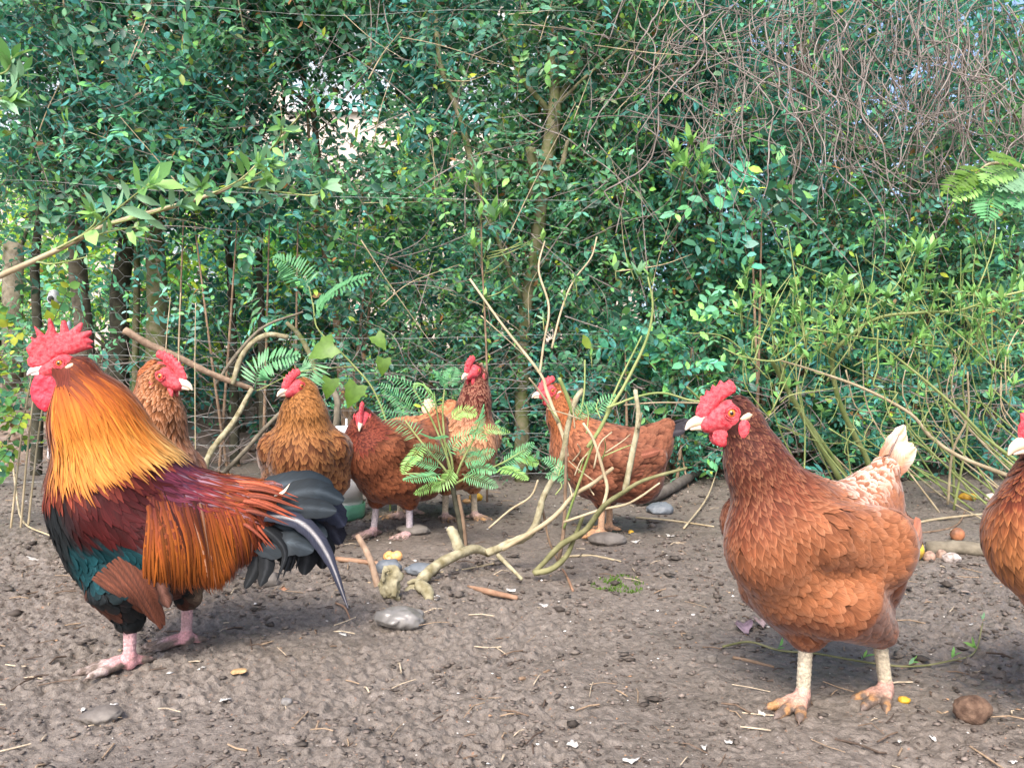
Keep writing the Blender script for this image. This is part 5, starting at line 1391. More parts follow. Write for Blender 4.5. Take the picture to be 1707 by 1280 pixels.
def feather_strip(parent, name, P, W, col, normal, mat, prof='broad', nu=5, camber=0.15, edge=None, n=5, shaft=None, tipc=None):
    """one long feather along the points P, lying across 'normal'"""
    P = spl(P, n); m = len(P)
    T = nrm(np.gradient(P, axis=0))
    Nn = np.broadcast_to(np.asarray(normal, float), P.shape)
    B = nrm(np.cross(Nn, T)); Nn = np.cross(T, B)
    t = np.linspace(0, 1, m); u = np.linspace(-1, 1, nu)
    w = PROF[prof](t) * W * .5 * (1 + rng.normal(0, .06, m))
    V = P[:, None] + B[:, None] * (w[:, None] * u)[..., None] - Nn[:, None] * (camber * w[:, None] * u ** 2)[..., None]
    V2 = V - Nn[:, None] * 0.0007
    col = np.asarray(col, float)
    C = np.broadcast_to(col, V.shape).copy()
    if edge is not None: C = lerp(C, np.asarray(edge), (np.abs(u) ** 3)[None, :, None] * np.ones((m, 1, 1)))
    if tipc is not None: C = lerp(C, np.asarray(tipc, float), sstep(.45, .95, t)[:, None, None])
    sh = np.asarray(shaft if shaft is not None else np.minimum(col * 2.2 + .02, 1))
    C[:, nu // 2] = sh * (1 - t[:, None] * .4) + col * t[:, None] * .4
    C *= rng.uniform(.85, 1.12, (m, 1, 1))
    ll = np.linalg.norm(np.diff(P, axis=0), axis=1).sum()
    U = np.zeros((m, nu, 2)); U[..., 0] = u * .12 + rng.uniform(0, 50); U[..., 1] = t[:, None] * ll / .0050 - np.abs(u) * W / .0060 + rng.uniform(0, 50)
    F = strip_faces(1, m - 1, nu)
    VV = np.concatenate((V.reshape(-1, 3), V2.reshape(-1, 3))); k = m * nu
    return obj(name, VV, np.concatenate((F, F[:, ::-1] + k)), mat, parent, np.tile(np.clip(C, 0, 1).reshape(-1, 3), (2, 1)), np.tile(U.reshape(-1, 2), (2, 1)))

def head_parts(root, H, hc, rooster=False, dull=1.0, beakc=None, full=True, hs=1.14):
    """H 3x3 head axes as columns (forward, left, up), hc origin at eye level"""
    X = lambda V: (np.asarray(V) * hs) @ H.T + hc
    skin, skd = M['skin'], M['skin_dark']
    cm = 0.01
    # face
    fc = cones_fn([((.024, 0, -.013), (-.002, 0, -.004), .0120, .0200, 1.0), ((-.008, 0, -.010), (-.017, 0, -.014), .0175, .0130, 1.15)], .008)
    f = lambda P: fc(P) + 0.0006 * noise3(P * 330) + 0.0005 * noise3(P * 800)
    V, Q = surfnet(f, (-.04, -.035, -.04), (.045, .035, .03), .0024 if full else .0035)
    face = obj('face', X(V), Q, skin, root)
    # comb
    if rooster:
        z = [(150, 600), (138, 540), (160, 500), (128, 420), (160, 372), (190, 340), (178, 268), (218, 305), (242, 292), (212, 160), (262, 205), (318, 262), (345, 200), (352, 80), (378, 78), (410, 160), (432, 238), (462, 245), (480, 110), (505, 92), (532, 112), (556, 215), (610, 170), (672, 118), (700, 122), (692, 175), (672, 232), (735, 215), (782, 205), (790, 245), (752, 290), (806, 330), (768, 368), (802, 398), (690, 440), (620, 470), (520, 480), (430, 520), (380, 590), (280, 640), (200, 640)]
        poly = [((490 - a) / 66 * cm * 1.0, (575 - b) / 66 * cm) for a, b in z]
        V, Q = blade(poly, .0058, h=.0011, rad=.007, wob=.0012, bump=.08)
    else:
        z = [(350, 660), (330, 560), (352, 470), (385, 430), (395, 345), (440, 345), (462, 270), (505, 290), (535, 205), (575, 235), (625, 150), (665, 195), (725, 150), (765, 185), (795, 250), (780, 320), (690, 370), (600, 440), (530, 540), (460, 660)]
        poly = [((690 - a) / 100 * cm * 1.12, (560 - b) / 100 * cm) for a, b in z]
        V, Q = blade(poly, .0042, h=.0011 if full else .0018, rad=.0055, wob=.0016, bump=.10)
    obj('comb', X(V), Q, skin, root)
    # wattles, ear lobes
    for s in (1, -1):
        if rooster:
            zw = [(195, 790), (178, 880), (200, 980), (270, 1070), (340, 1112), (420, 1050), (465, 950), (480, 850), (465, 760), (400, 690), (280, 690), (225, 715)]
            pw = [((490 - a) / 66 * cm, (575 - b) / 66 * cm) for a, b in zw]
            V, Q = blade(pw, .0045, h=.0015, rad=.008, y0=0.0, wob=.001, bump=.25)
            V[:, 1] += s * (.006 + .12 * np.clip(-.02 - V[:, 2], 0, 1))
            ze = [(660, 640), (680, 655), (650, 700), (560, 770), (495, 815), (505, 770), (560, 690), (610, 650)]
            pe = [((490 - a) / 66 * cm, (575 - b) / 66 * cm) for a, b in ze]
        else:
            pw = [(.010 + .0125 * math.cos(a) * 1.0, -.029 + .0135 * math.sin(a)) for a in np.linspace(0, 2 * PI, 14, endpoint=False)]
            V, Q = blade(pw, .0038, h=.0016 if full else .0024, rad=.007, bump=.2)
            V[:, 1] += s * .0075
            pe = [(-.0125 + .0085 * math.cos(a), -.0195 + .0125 * math.sin(a)) for a in np.linspace(0, 2 * PI, 12, endpoint=False)]
        obj('wattle', X(V), Q, skd if rooster else skin, root)
        V, Q = blade(pe, .003, h=.0016 if full else .0024, rad=.005)
        V[:, 1] = s * (.0228 if rooster else .0262) + V[:, 1] - s * .25 * np.clip(-V[:, 0] - .02, 0, 1)
        obj('ear_lobe', X(V), Q, skin, root)
        # pale ear tuft
        pt = [(-.007, -.007), (-.012, -.002), (-.019, .001), (-.024, -.002), (-.020, -.008), (-.011, -.011)]
        V, Q = blade(pt, .003, h=.0016 if full else .0026, rad=.004)
        V[:, 1] += s * (.0225 if rooster else .0238)
        obj('ear_tuft', X(V), Q, M['pale_tuft'], root)
        # eye
        c = (0.001, s * .0178, 0.0)
        V, q, th = uvsphere(c, .0056, (0.12, s, .05))
        r = np.sin(th)
        cc = np.where((th < .50)[:, None], (.004, .003, .003), np.where((th < 1.05)[:, None], (.62, .20, .035), (.25, .03, .02)))
        e = obj('eye', X(V), q, M['eye'], root, cols=cc)
        a = np.linspace(0, 2 * PI, 16)
        for rr_, th_ in ((.0062, .0012), (.0088, .0011)):
            ring = np.stack((rr_ * np.cos(a) * 1.1, np.full(16, s * (.0208 if rr_ < .007 else .0198)), rr_ * np.sin(a)), -1)
            V, F = tube(ring, th_, 5)
            obj('eyelid', X(V), F, skin, e)
    # beak
    up = [(.022, 0, -.0085), (.034, 0, -.0085), (.046, 0, -.0125), (.053, 0, -.0195)]
    V, F = tube(spl(up, 5), [.0085, .0082, .0068, .0045, .0012], 10)
    V[:, 1] *= .78
    obj('upper_beak', X(V), F, beakc or M['beak'], root)
    lo = [(.022, 0, -.017), (.034, 0, -.0165), (.047, 0, -.0190)]
    V, F = tube(spl(lo, 4), [.006, .005, .0015], 8)
    V[:, 1] *= .85
    obj('lower_beak', X(V), F, beakc or M['beak'], root)
    return lambda P: fc((P - hc) @ H / hs) * hs

def leg_mesh(root, hock, foot, yaw, cs, spread=26, toe=1.0, thick=1.0, mud=0.6, back=None):
    """shank with three front toes and a hind toe; hock and foot are points, yaw the toe direction"""
    hock = np.asarray(hock, float); foot = np.asarray(foot, float)
    an = foot + np.array((0, 0, .018))
    cs_ = [(hock, an, .0088 * thick, .0080 * thick, 1.0), (an, foot + (0, 0, .008), .0085 * thick, .0095 * thick, 1.0)]
    tips = []
    for k, (a, l) in enumerate(((-spread, .052), (0, .064), (spread, .055), (180 + 18, .030))):
        d = np.array((math.cos(yaw + R(a)), math.sin(yaw + R(a)), 0)); l *= toe
        z0 = .013 if k < 3 else .014
        p0 = foot + d * .006 + (0, 0, z0); p1 = foot + d * l * .38 + (0, 0, .0105); p2 = foot + d * l * .72 + (0, 0, .0068); p3 = foot + d * l * 1.0 + (0, 0, .0052); p4 = foot + d * (l + .014) + (0, 0, .0016)
        r = np.array((.0078, .0066, .0060, .0050, .0012)) * thick * (1 if k < 3 else .8)
        for q0, q1, ra, rb in ((p0, p1, r[0], r[1]), (p1, p2, r[1] * 1.06, r[2]), (p2, p3, r[2] * 1.05, r[3]), (p3, p4, r[3] * .62, r[4])):
            cs_.append((q0, q1, ra, rb, 1.0))
        tips.append((p2, p4))
    fn0 = cones_fn(cs_, .0045)
    fn = lambda P: fn0(P) + .0006 * np.sin(P[:, 2] * 900) * (P[:, 2] > foot[2] + .025) + .0004 * noise3(P * 420)
    lo = np.minimum(hock, foot) - (.095, .095, .012); hi = np.maximum(hock, foot) + (.095, .095, .012); hi[2] = max(hock[2], foot[2]) + .01
    V, Q = surfnet(fn, lo, hi, .0026)
    z = V[:, 2] - foot[2]
    dist = np.linalg.norm((V - foot)[:, :2], axis=1)
    base = np.where((z > .028)[:, None], cs[0], cs[1])
    tw = sstep(.02, .05, dist)[:, None] * (z < .03)[:, None]
    c = lerp(base, np.asarray(cs[2]), tw)
    m = (sstep(-.3, .4, noise3(V * 110)) * (0.25 + 1.2 * sstep(.022, .006, z) + .5 * sstep(.03, .06, dist)) * mud)[:, None]
    c = lerp(c, np.array((.13, .095, .075)), np.clip(m, 0, 1))
    cl = sstep(toe * .064, toe * .070, dist)[:, None] * (z < .012)[:, None]
    c = lerp(c, np.array((.16, .12, .10)), cl)
    return obj('leg', V, Q, M['leg'], root, cols=c)

def rotz(v, a): 
    c, s = math.cos(a), math.sin(a)
    return np.array((v[0] * c - v[1] * s, v[0] * s + v[1] * c, v[2]))

def hen(px, py, heading, label, pal, head=(.125, 0, .425), head_yaw=0.0, head_pitch=0.0, scale=1.0, legs=((.01, .045), (-.02, -.045)), tail=None, full=True, neck_r=(.074, .046, .031), nb=(.065, 0, .295), wide=1.0, D=None, body_pitch=0.0, group='brown hens in the run', legc=None, tailfan=.7, tailtip=None, tailang=55, tail_len=.115, mud=.6, z_off=0.0, fat=1.0):
    p = gp(px, py) if D is None else np.array((at(px, py, D)[0], D, 0))
    p[2] = gz_all(p[0], p[1]) + z_off
    root = empty('hen', p, label, 'hen', group, R(heading), scale)
    ca, sa = math.cos(body_pitch), math.sin(body_pitch)
    def bp(x, z, y=0.0):
        x0, z0 = x, z - .20
        return np.array((x0 * ca - z0 * sa, y, x0 * sa + z0 * ca + .20))
    hc = np.asarray(head, float)
    cy_, sy_ = math.cos(head_yaw), math.sin(head_yaw); cp, sp_ = math.cos(head_pitch), math.sin(head_pitch)
    Fw = np.array((cy_ * cp, sy_ * cp, sp_)); Lf = np.array((-sy_, cy_, 0)); Up = np.cross(Fw, Lf)
    H = np.stack((Fw, Lf, Up), 1)
    hb = hc + H @ np.array((-.012, 0, -.004)); hn = hc + H @ np.array((-.021, 0, -.020))
    nb = np.asarray(nb, float)
    nm = nb * .48 + hn * .52 + np.array((.008, 0, -.004))
    r = np.array((.080, .104, .096, .052, .024)) * fat
    W = .95 * wide
    cs = [(bp(.080, .242), bp(.0, .225), r[0], r[1], W), (bp(.0, .225), bp(-.085, .222), r[1], r[2], W),
          (bp(-.085, .222), bp(-.15, .275), r[2], r[3], W * .95), (bp(-.15, .275), bp(-.19, .325), r[3], r[4], W * .9),
          (bp(.03, .175), bp(-.105, .165), .068 * fat, .070 * fat, 1.1 * wide),
          (nb, nm, neck_r[0], neck_r[1], 1.0, .04), (nm, hn, neck_r[1], neck_r[2], 1.0, .03), (hn, hb, neck_r[2] * .85, .0190, 1.0, .012),
          (hc + H @ np.array((-.014, 0, .002)), hc + H @ np.array((.004, 0, .002)), .0205, .0140, 1.0, .008)]
    for s in (1, -1):
        cs.append((bp(.055, .262, s * .078 * wide), bp(-.05, .235, s * .086 * wide), .042, .052, .75, .016))
        cs.append((bp(-.05, .235, s * .086 * wide), bp(-.155, .235, s * .058 * wide), .052, .026, .75, .016))
    hocks = []
    for li, (fx, fy) in enumerate(legs):
        s = 1 if li == 0 else -1
        hip = bp(.005, .165, s * .055); hk = np.array((fx * .8 - .004, fy * .95, .094))
        cs.append((hip, hk + (0, 0, .012), .056, .025, 1.0, .022)); hocks.append(hk)
    f = cones_fn(cs, .03)
    allp = np.array([c[0] for c in cs] + [c[1] for c in cs])
    lo, hi = allp.min(0) - .13, allp.max(0) + .13; lo[2] = max(lo[2], .06)
    V, Q = surfnet(f, lo, hi, .0075 if full else .009)
    poly = [hc + H @ np.array((.03, 0, 0)), hc, hn, nm, nb, bp(.02, .245), bp(-.09, .24), bp(-.2, .345)]
    def extra(P):
        e = np.zeros_like(P)
        th = sstep(.155, .115, P[:, 2]) * (np.abs(P[:, 0]) < .12)
        e[:, 2] -= 1.6 * th
        fr = sstep(.07, .12, P[:, 0]) * sstep(.30, .24, P[:, 2])
        e[:, 2] -= 0.9 * fr
        return e
    flow, arc = flow_fn(poly, extra)
    facef = head_parts(root, H, hc, full=full, beakc=pal.get('beak'))
    hs = np.linalg.norm(hn - nb)
    aN = np.linalg.norm(poly[0] - hc) + np.linalg.norm(hn - hc) + np.linalg.norm(nm - hn) + np.linalg.norm(nb - nm)   # arc where the neck meets the body
    bodyc = lambda P: pal['fn'](P, arc(P)[0] - aN, bp)
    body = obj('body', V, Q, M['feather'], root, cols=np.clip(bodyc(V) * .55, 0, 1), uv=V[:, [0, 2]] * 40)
    dens = 1.0 if full else 1.35
    def sp(P):
        a = arc(P)[0] - aN
        s = np.interp(a, [-.16, -.10, -.05, 0, .05, .2], [.0040, .0055, .0075, .0090, .0102, .0112])
        return s * dens
    P, N = surf_samples(V, Q, f, sp)
    fd = facef(P)
    keep = fd > .0015
    P = P[keep]; a = arc(P)[0] - aN
    acc_n, acc_b = FAcc(), FAcc()
    sizes = np.interp(a, [-.16, -.10, -.05, 0, .05, .2], [.010, .016, .026, .028, .027, .034])
    wid = np.interp(a, [-.16, -.10, -.05, 0, .05, .2], [.005, .008, .010, .0145, .0185, .023])
    def colfn(rows, t, u, n):
        c0 = bodyc(rows[:, 0])[:, None, None, :]
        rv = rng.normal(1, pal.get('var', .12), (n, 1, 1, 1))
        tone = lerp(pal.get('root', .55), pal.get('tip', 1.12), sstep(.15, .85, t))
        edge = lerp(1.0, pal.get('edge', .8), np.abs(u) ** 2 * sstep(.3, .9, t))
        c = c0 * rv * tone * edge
        nk = sstep(.03, -.03, arc(rows[:, 0])[0] - aN)[:, None, None, None]
        c = c * (1 + nk * (.75 * np.abs(u) ** 2 - .12) * sstep(.1, .5, t))
        if 'lace' in pal:
            lc, lw = pal['lace'](rows[:, 0], n, bp)
            k = lw[:, None, None, None] * np.clip(sstep(.62, .95, t) + np.abs(u) ** 3 * sstep(.3, .8, t), 0, 1)
            c = lerp(c, np.asarray(lc), k)
        return c
    nu, nv = (5, 6) if full else (3, 4)
    low = P[:, 2] < .155
    ne = a < 0.005
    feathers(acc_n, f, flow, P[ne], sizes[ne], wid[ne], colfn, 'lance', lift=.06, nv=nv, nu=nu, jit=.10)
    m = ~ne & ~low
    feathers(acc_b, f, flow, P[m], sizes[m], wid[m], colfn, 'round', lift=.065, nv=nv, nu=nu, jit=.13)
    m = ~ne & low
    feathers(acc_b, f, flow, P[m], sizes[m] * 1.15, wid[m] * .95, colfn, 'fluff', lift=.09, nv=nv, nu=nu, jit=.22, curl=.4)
    hk = acc_n.build('neck_feathers', M['feather'], body); hk['kind'] = 'stuff'
    bk = acc_b.build('body_feathers', M['feather'], body); bk['kind'] = 'stuff'
    # folded flight feathers at the wing's end
    wc = np.asarray(pal['wing'])
    for s in (1, -1):
        for k in range(5):
            z = .255 - .016 * k
            a0 = bp(-.03 + .006 * k, z, s * (.113 - .002 * k) * wide); a1 = bp(-.10, z - .004 + .004 * k, s * (.108 - .002 * k) * wide); a2 = bp(-.160 + .012 * k, z + .008, s * (.080) * wide)
            feather_strip(root, 'wing_feather', [a0, a1, a2], .024, wc * rng.uniform(.8, 1.15), (0, s, .25), M['feather'], edge=np.minimum(wc * 1.25, 1))
    # tail fan
    tb = bp(-.165, .300)
    tc = np.asarray(tail if tail is not None else pal['wing'] * .8)
    nt = 9
    for k in range(nt):
        v = (k - (nt - 1) / 2) / ((nt - 1) / 2)
        an = R(tailang - tailfan * 16 * abs(v))
        d = np.array((-math.cos(an), tailfan * .26 * v, math.sin(an))); d = d / np.linalg.norm(d)
        l = tail_len * (1 - .22 * abs(v)) * rng.uniform(.93, 1.06)
        b0 = tb + np.array((0, .010 * v, -.004 * abs(v)))
        col = tc * rng.uniform(.82, 1.1)
        feather_strip(root, 'tail_feather', [b0 - d * .02, b0 + d * l * .5, b0 + d * l + np.array((-.006, .006 * v, -.004))], .030, col, (math.sin(an) * .6, (1 if v >= 0 else -1) * 1.0, .4), M['feather'], edge=np.minimum(col * 1.1, 1), prof='quill', tipc=tailtip)
    lc = legc or ((.55, .45, .32), (.58, .40, .34), (.42, .25, .12))
    for (fx, fy), hk_ in zip(legs, hocks):
        leg_mesh(root, hk_ + (0, 0, .014), (fx, fy, 0.0), R(6) * (1 if fy > 0 else -1), lc, mud=mud, thick=1.2)
    return root

# palettes: colour of the plumage by place on the bird (linear values), large hen's belly shade included
def pal_near():
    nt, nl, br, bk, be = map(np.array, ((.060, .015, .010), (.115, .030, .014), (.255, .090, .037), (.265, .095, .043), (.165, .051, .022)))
    def fn(P, a, bp):
        c = lerp(nt, nl, sstep(-.12, -.03, a)[:, None])
        c = lerp(c, br, sstep(-.045, .03, a)[:, None])
        back = sstep(.27, .32, P[:, 2]) * sstep(.04, -.03, P[:, 0])
        c = lerp(c, bk, back[:, None])
        c = lerp(c, be, (sstep(.19, .14, P[:, 2]) * (a > .02))[:, None])  # darker lower body: shade under the top light, put into the plumage colour
        c = c * (1 + .12 * noise3(P * 28))[:, None]
        return c
    def lace(P, n, bp):
        w = sstep(.275, .315, P[:, 2]) * sstep(.03, -.02, P[:, 0]) * (rng.uniform(0, 1, n) < .75) * .95
        wl = .5 * rng.uniform(0, 1, n)
        return np.where((w > wl)[:, None, None, None], (.62, .44, .34), (.36, .165, .085)), np.maximum(w, wl)
    return dict(fn=fn, wing=np.array((.42, .13, .055)), lace=lace, root=.66, tip=1.03, edge=1.12, var=.09)
def pal_brown(neck, body, belly, wing, lace=None, lw=0.0, var=.12, edge=.8, root=.55, tip=1.1, chest=None):
    neck, body, belly = map(np.array, (neck, body, belly)); chest_ = np.array(chest) if chest is not None else body
    def fn(P, a, bp):
        c = lerp(neck, chest_, sstep(-.07, .01, a)[:, None])
        c = lerp(c, body, sstep(.02, .07, a)[:, None])
        c = lerp(c, belly, (sstep(.19, .13, P[:, 2]) * (a > .02))[:, None])
        return c * (1 + .15 * noise3(P * 30))[:, None]
    d = dict(fn=fn, wing=np.array(wing), var=var, edge=edge, root=root, tip=tip)
    if lace is not None:
        d['lace'] = lambda P, n, bp: (lace, np.full(n, lw) * rng.uniform(.6, 1, n))
    return d

# ---- the big hen standing clear on the right
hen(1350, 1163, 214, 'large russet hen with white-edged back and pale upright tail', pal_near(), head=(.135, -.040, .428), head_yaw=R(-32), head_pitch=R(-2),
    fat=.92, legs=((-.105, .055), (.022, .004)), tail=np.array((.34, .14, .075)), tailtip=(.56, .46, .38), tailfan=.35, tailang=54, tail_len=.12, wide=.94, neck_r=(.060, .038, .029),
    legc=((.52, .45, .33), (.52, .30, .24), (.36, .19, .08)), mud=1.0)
# ---- hen cut by the frame on the right
hen(1862, 1232, 186, 'golden brown hen cut off beside the rotting fruit, only breast and beak showing', pal_brown((.16, .035, .015), (.31, .115, .038), (.26, .092, .031), (.32, .10, .04), lace=(.42, .18, .066), lw=.5, edge=.75, root=.5), head=(.088, 0, .372), nb=(.05, 0, .275), head_pitch=R(-8), scale=1.08)
# ---- hen with black tail behind the bare branches
hen(1006, 893, 176, 'russet hen with black tail standing behind the cut bare branches', pal_brown((.25, .075, .022), (.19, .064, .033), (.165, .052, .027), (.16, .052, .029), lace=(.29, .13, .072), lw=.35, chest=(.30, .11, .055)), head=(.160, 0, .435), head_yaw=R(18),
    tail=np.array((.020, .018, .022)), tailang=32, tail_len=.10, full=False, legc=((.50, .30, .18), (.50, .28, .16), (.42, .22, .1)), nb=(.085, 0, .295), scale=.96)
# ---- hunched dark hen
hen(655, 893, 230, 'dark red hen standing hunched in front of the white drinker', pal_brown((.12, .022, .013), (.165, .050, .022), (.17, .047, .019), (.15, .042, .018), lace=(.27, .10, .042), lw=.35), head=(.105, -.008, .352), head_yaw=R(40), head_pitch=R(-14), nb=(.075, 0, .275),
    legs=((-.02, .05), (.03, -.05)), tail=np.array((.30, .10, .04)), tailang=-12, tail_len=.07, full=False, legc=((.44, .38, .40), (.50, .32, .32), (.40, .27, .24)), fat=1.03, wide=1.05)
# ---- laced golden hen
hen(512, 908, 276, 'golden laced hen facing forward beside the white drinker', pal_brown((.27, .105, .026), (.15, .050, .019), (.14, .046, .019), (.15, .047, .020), lace=(.36, .165, .058), lw=.8, edge=.8, root=.5, tip=1.0, chest=(.15, .050, .019)), head=(.085, -.012, .430), head_yaw=R(-48), head_pitch=R(-4), full=False, nb=(.055, 0, .30), wide=1.12, neck_r=(.078, .054, .034),
    tailang=40, scale=1.02)
# ---- pale-chested hen stretching up behind the ferny shrub
hen(768, 866, 300, 'pale chested hen stretching its dark neck above the ferny shrub', pal_brown((.115, .020, .014), (.34, .12, .05), (.36, .14, .06), (.32, .11, .05), lace=(.72, .45, .28), lw=.4, chest=(.44, .20, .10)), head=(.105, -.01, .475), head_yaw=R(-62), head_pitch=R(-6), full=False, nb=(.07, 0, .31), neck_r=(.072, .042, .032), scale=1.02, tail=np.array((.55, .36, .24)))
# ---- hen feeding behind it
hen(676, 862, 176, 'rusty hen with its head down behind the ferny shrub, white and black tail up', pal_brown((.22, .05, .02), (.36, .13, .055), (.32, .11, .05), (.38, .15, .08), lace=(.55, .28, .15), lw=.4), head=(.225, 0, .215), head_yaw=0, head_pitch=R(-45), full=False, nb=(.10, 0, .235), neck_r=(.072, .048, .030), body_pitch=R(-14), tail=np.array((.50, .34, .25)), tailtip=(.03, .03, .03), tailang=40, scale=.98)
# ---- hen behind the rooster, and another peeping past its head
hen(236, 985, 318, 'ginger hen with streaked pale chest standing right behind the rooster', pal_brown((.24, .082, .026), (.26, .085, .034), (.24, .078, .03), (.24, .072, .03), lace=(.60, .38, .25), lw=.45, chest=(.32, .12, .06)), head=(.100, .010, .462), head_yaw=R(30), head_pitch=R(-6), full=False, neck_r=(.074, .048, .033), nb=(.06, 0, .31), scale=1.04)
hen(228, 925, 322, 'hen almost hidden behind the ginger hen, only pale beak and comb peeping out', pal_brown((.30, .09, .03), (.34, .11, .04), (.32, .10, .04), (.30, .09, .04)), head=(.125, 0, .475), head_yaw=R(48), full=False, scale=1.03)
# ------------------------------------------------------------------ rooster
def rooster():
    S = 1013.0
    p = gp(264, 1096); p[2] = gz_all(p[0], p[1])
    root = empty('rooster', p, 'tall rooster with golden neck, orange saddle and slate black tail', 'rooster', None, PI + R(21), .985)
    rp = lambda px, py, y=0.0: np.array(((240 - px) / S, y, (1108 - py) / S))
    k = lambda v: v / S
    hc = rp(98, 604); H = np.eye(3)
    hy = R(-4); H = np.stack((np.array((math.cos(hy), math.sin(hy), 0)), np.array((-math.sin(hy), math.cos(hy), 0)), np.array((0, 0, 1.0))), 1)
    cs = [(rp(172, 850), rp(265, 888), k(96), k(100), .88), (rp(265, 888), rp(350, 885), k(100), k(76), .88),
          (rp(350, 880), rp(425, 850), k(74), k(34), .85), (rp(185, 912), rp(235, 945), k(84), k(66), .95),
          (rp(118, 628), rp(145, 700), k(30), k(58), 1.0, .02), (rp(145, 700), rp(178, 795), k(58), k(99), .92, .04),
          (rp(122, 618), rp(92, 612), k(25), k(17), 1.0, .01)]
    for s, (hx, hz, kx, kz) in ((1, (192, 978, 199, 1026)), (-1, (280, 975, 287, 1020))):
        cs.append((rp(hx, hz, s * .045), rp(kx, kz, s * .042), k(54), k(21), 1.0, .02))
        cs.append((rp(165, 850, s * .066), rp(250, 905, s * .075), k(50), k(52), .7, .016))
        cs.append((rp(250, 905, s * .075), rp(330, 950, s * .06), k(52), k(26), .7, .016))
    f = cones_fn(cs, .03)
    allp = np.array([c[0] for c in cs] + [c[1] for c in cs])
    lo, hi = allp.min(0) - .13, allp.max(0) + .13; lo[2] = .055
    V, Q = surfnet(f, lo, hi, .0075)
    poly = [rp(70, 600), rp(118, 612), rp(145, 700), rp(185, 800), rp(260, 870), rp(350, 875), rp(450, 845)]
    def extra(P):
        e = np.zeros_like(P)
        py = 1108 - P[:, 2] * S; px = 240 - P[:, 0] * S
        e[:, 2] -= 1.5 * sstep(950, 1000, py)
        e[:, 2] -= 1.0 * sstep(130, 90, px) * sstep(780, 830, py)
        e[:, 2] -= .55 * sstep(800, 850, py) * sstep(120, 200, px)
        return e
    flow, arc = flow_fn(poly, extra)
    head_parts(root, H, hc, rooster=True, hs=.97, beakc=mat_plain('white_beak', (.72, .66, .62), rough=.35, spec=.5, var=.12))
    pxy = lambda P: (240 - P[..., 0] * S, 1108 - P[..., 2] * S)
    black = np.array((.010, .012, .013)); teal = np.array((.005, .030, .035)); maroon = np.array((.042, .006, .006)); purple = np.array((.055, .018, .032))
    orange = np.array((.40, .105, .012)); gold = np.array((.72, .34, .05))
    def zone(P):
        px, py = pxy(P)
        c = np.broadcast_to(black, P.shape).copy()
        c = lerp(c, np.array((.14, .028, .016)), sstep(830, 800, py)[..., None])
        # line where the hackle's lower hem lies, from breast to back
        sh = sstep(775, 800, py + .35 * (px - 175)) * sstep(925, 885, py - .18 * (px - 170)) * sstep(98, 135, px) * sstep(330, 290, px)
        c = lerp(c, maroon, sh[..., None])
        c = lerp(c, purple, (sstep(235, 265, px) * sstep(850, 800, py) * sstep(360, 320, px))[..., None])  # purple sheen over the maroon back, painted as colour
        tl = sstep(868, 890, py - .12 * (px - 110)) * sstep(965, 935, py - .1 * (px - 110)) * sstep(95, 115, px) * sstep(265, 240, px)
        c = lerp(c, teal, tl[..., None])
        c = lerp(c, orange * .8, (sstep(285, 330, px) * sstep(975, 930, py))[..., None])
        c = lerp(c, np.array((.16, .11, .075)), (sstep(985, 1005, py) * sstep(265, 300, px))[..., None])
        c = lerp(c, np.array((.10, .035, .02)), (.6 * (noise3(P * 45) > .35) * sstep(930, 960, py) * sstep(300, 250, px))[..., None])
        return c
    body = obj('body', V, Q, M['feather'], root, cols=np.clip(zone(V) * .8, 0, 1), uv=V[:, [0, 2]] * 40)
    P0, N0 = surf_samples(V, Q, f, lambda P: np.full(len(P), .0118))
    px, py = pxy(P0)
    # short body feathers everywhere below the hackle
    acc = FAcc()
    def cfn(rows, t, u, n):
        c = zone(rows[:, 0])[:, None, None, :] * rng.normal(1, .16, (n, 1, 1, 1))
        return c * lerp(.75, 1.15, t) * lerp(1, 1.5, np.abs(u) ** 2 * t)
    m = (py > 700)
    up = m & (py < 900)
    feathers(acc, f, flow, P0[up], .040, .012, cfn, 'lance', lift=.07, nv=6, nu=5)
    lowm = m & (py >= 900)
    feathers(acc, f, flow, P0[lowm], .030, .019, cfn, 'round', lift=.10, nv=6, nu=5)
    o = acc.build('body_feathers', M['gloss_feather'], body); o['kind'] = 'stuff'
    # hackle: long narrow feathers draped down the neck
    P1, N1 = surf_samples(V, Q, f, lambda P: np.interp(P[:, 2], [k(1108 - 800), k(1108 - 700), k(1108 - 600)], [.0064, .0052, .0040]))
    px, py = pxy(P1)
    back_hem = 770 + .0 * px
    hem = np.interp(px, [60, 120, 180, 240, 300], [795, 805, 788, 762, 742])
    hd = np.linalg.norm(P1 - hc, axis=1)
    m = (py < hem - 30) & ((px > 108) | (py > 640)) & (px < 290)
    m &= ~((px < 112) & (py < 640))
    P1 = P1[m]; px = px[m]; py = py[m]
    L = np.clip((hem[m] - py) / S * 1.05, .022, .085) * rng.uniform(.8, 1.35, len(py))
    def hcol(rows, t, u, n):
        x, y = pxy(rows)
        x = x + rng.normal(0, 6, (n, 1)); y = y + rng.normal(0, 16, (n, 1))
        ys = [585, 615, 645, 690, 730, 770, 810, 850]
        st = np.array([(.085, .020, .012), (.15, .034, .014), (.34, .080, .014), (.48, .135, .018), (.50, .175, .024), (.52, .205, .038), (.44, .165, .034), (.32, .10, .022)])
        c = np.stack([np.interp(y, ys, st[:, i]) for i in range(3)], -1)
        yl = sstep(205, 285, x) * sstep(690, 770, y)
        c = lerp(c, np.array((.70, .42, .13)), (yl * .8)[..., None])
        fr = sstep(100, 74, x - .0 * y) * sstep(660, 700, y)
        c = lerp(c, np.array((.12, .020, .014)), (fr * .92)[..., None])
        c = c * rng.normal(1, .14, (n, 1, 1))
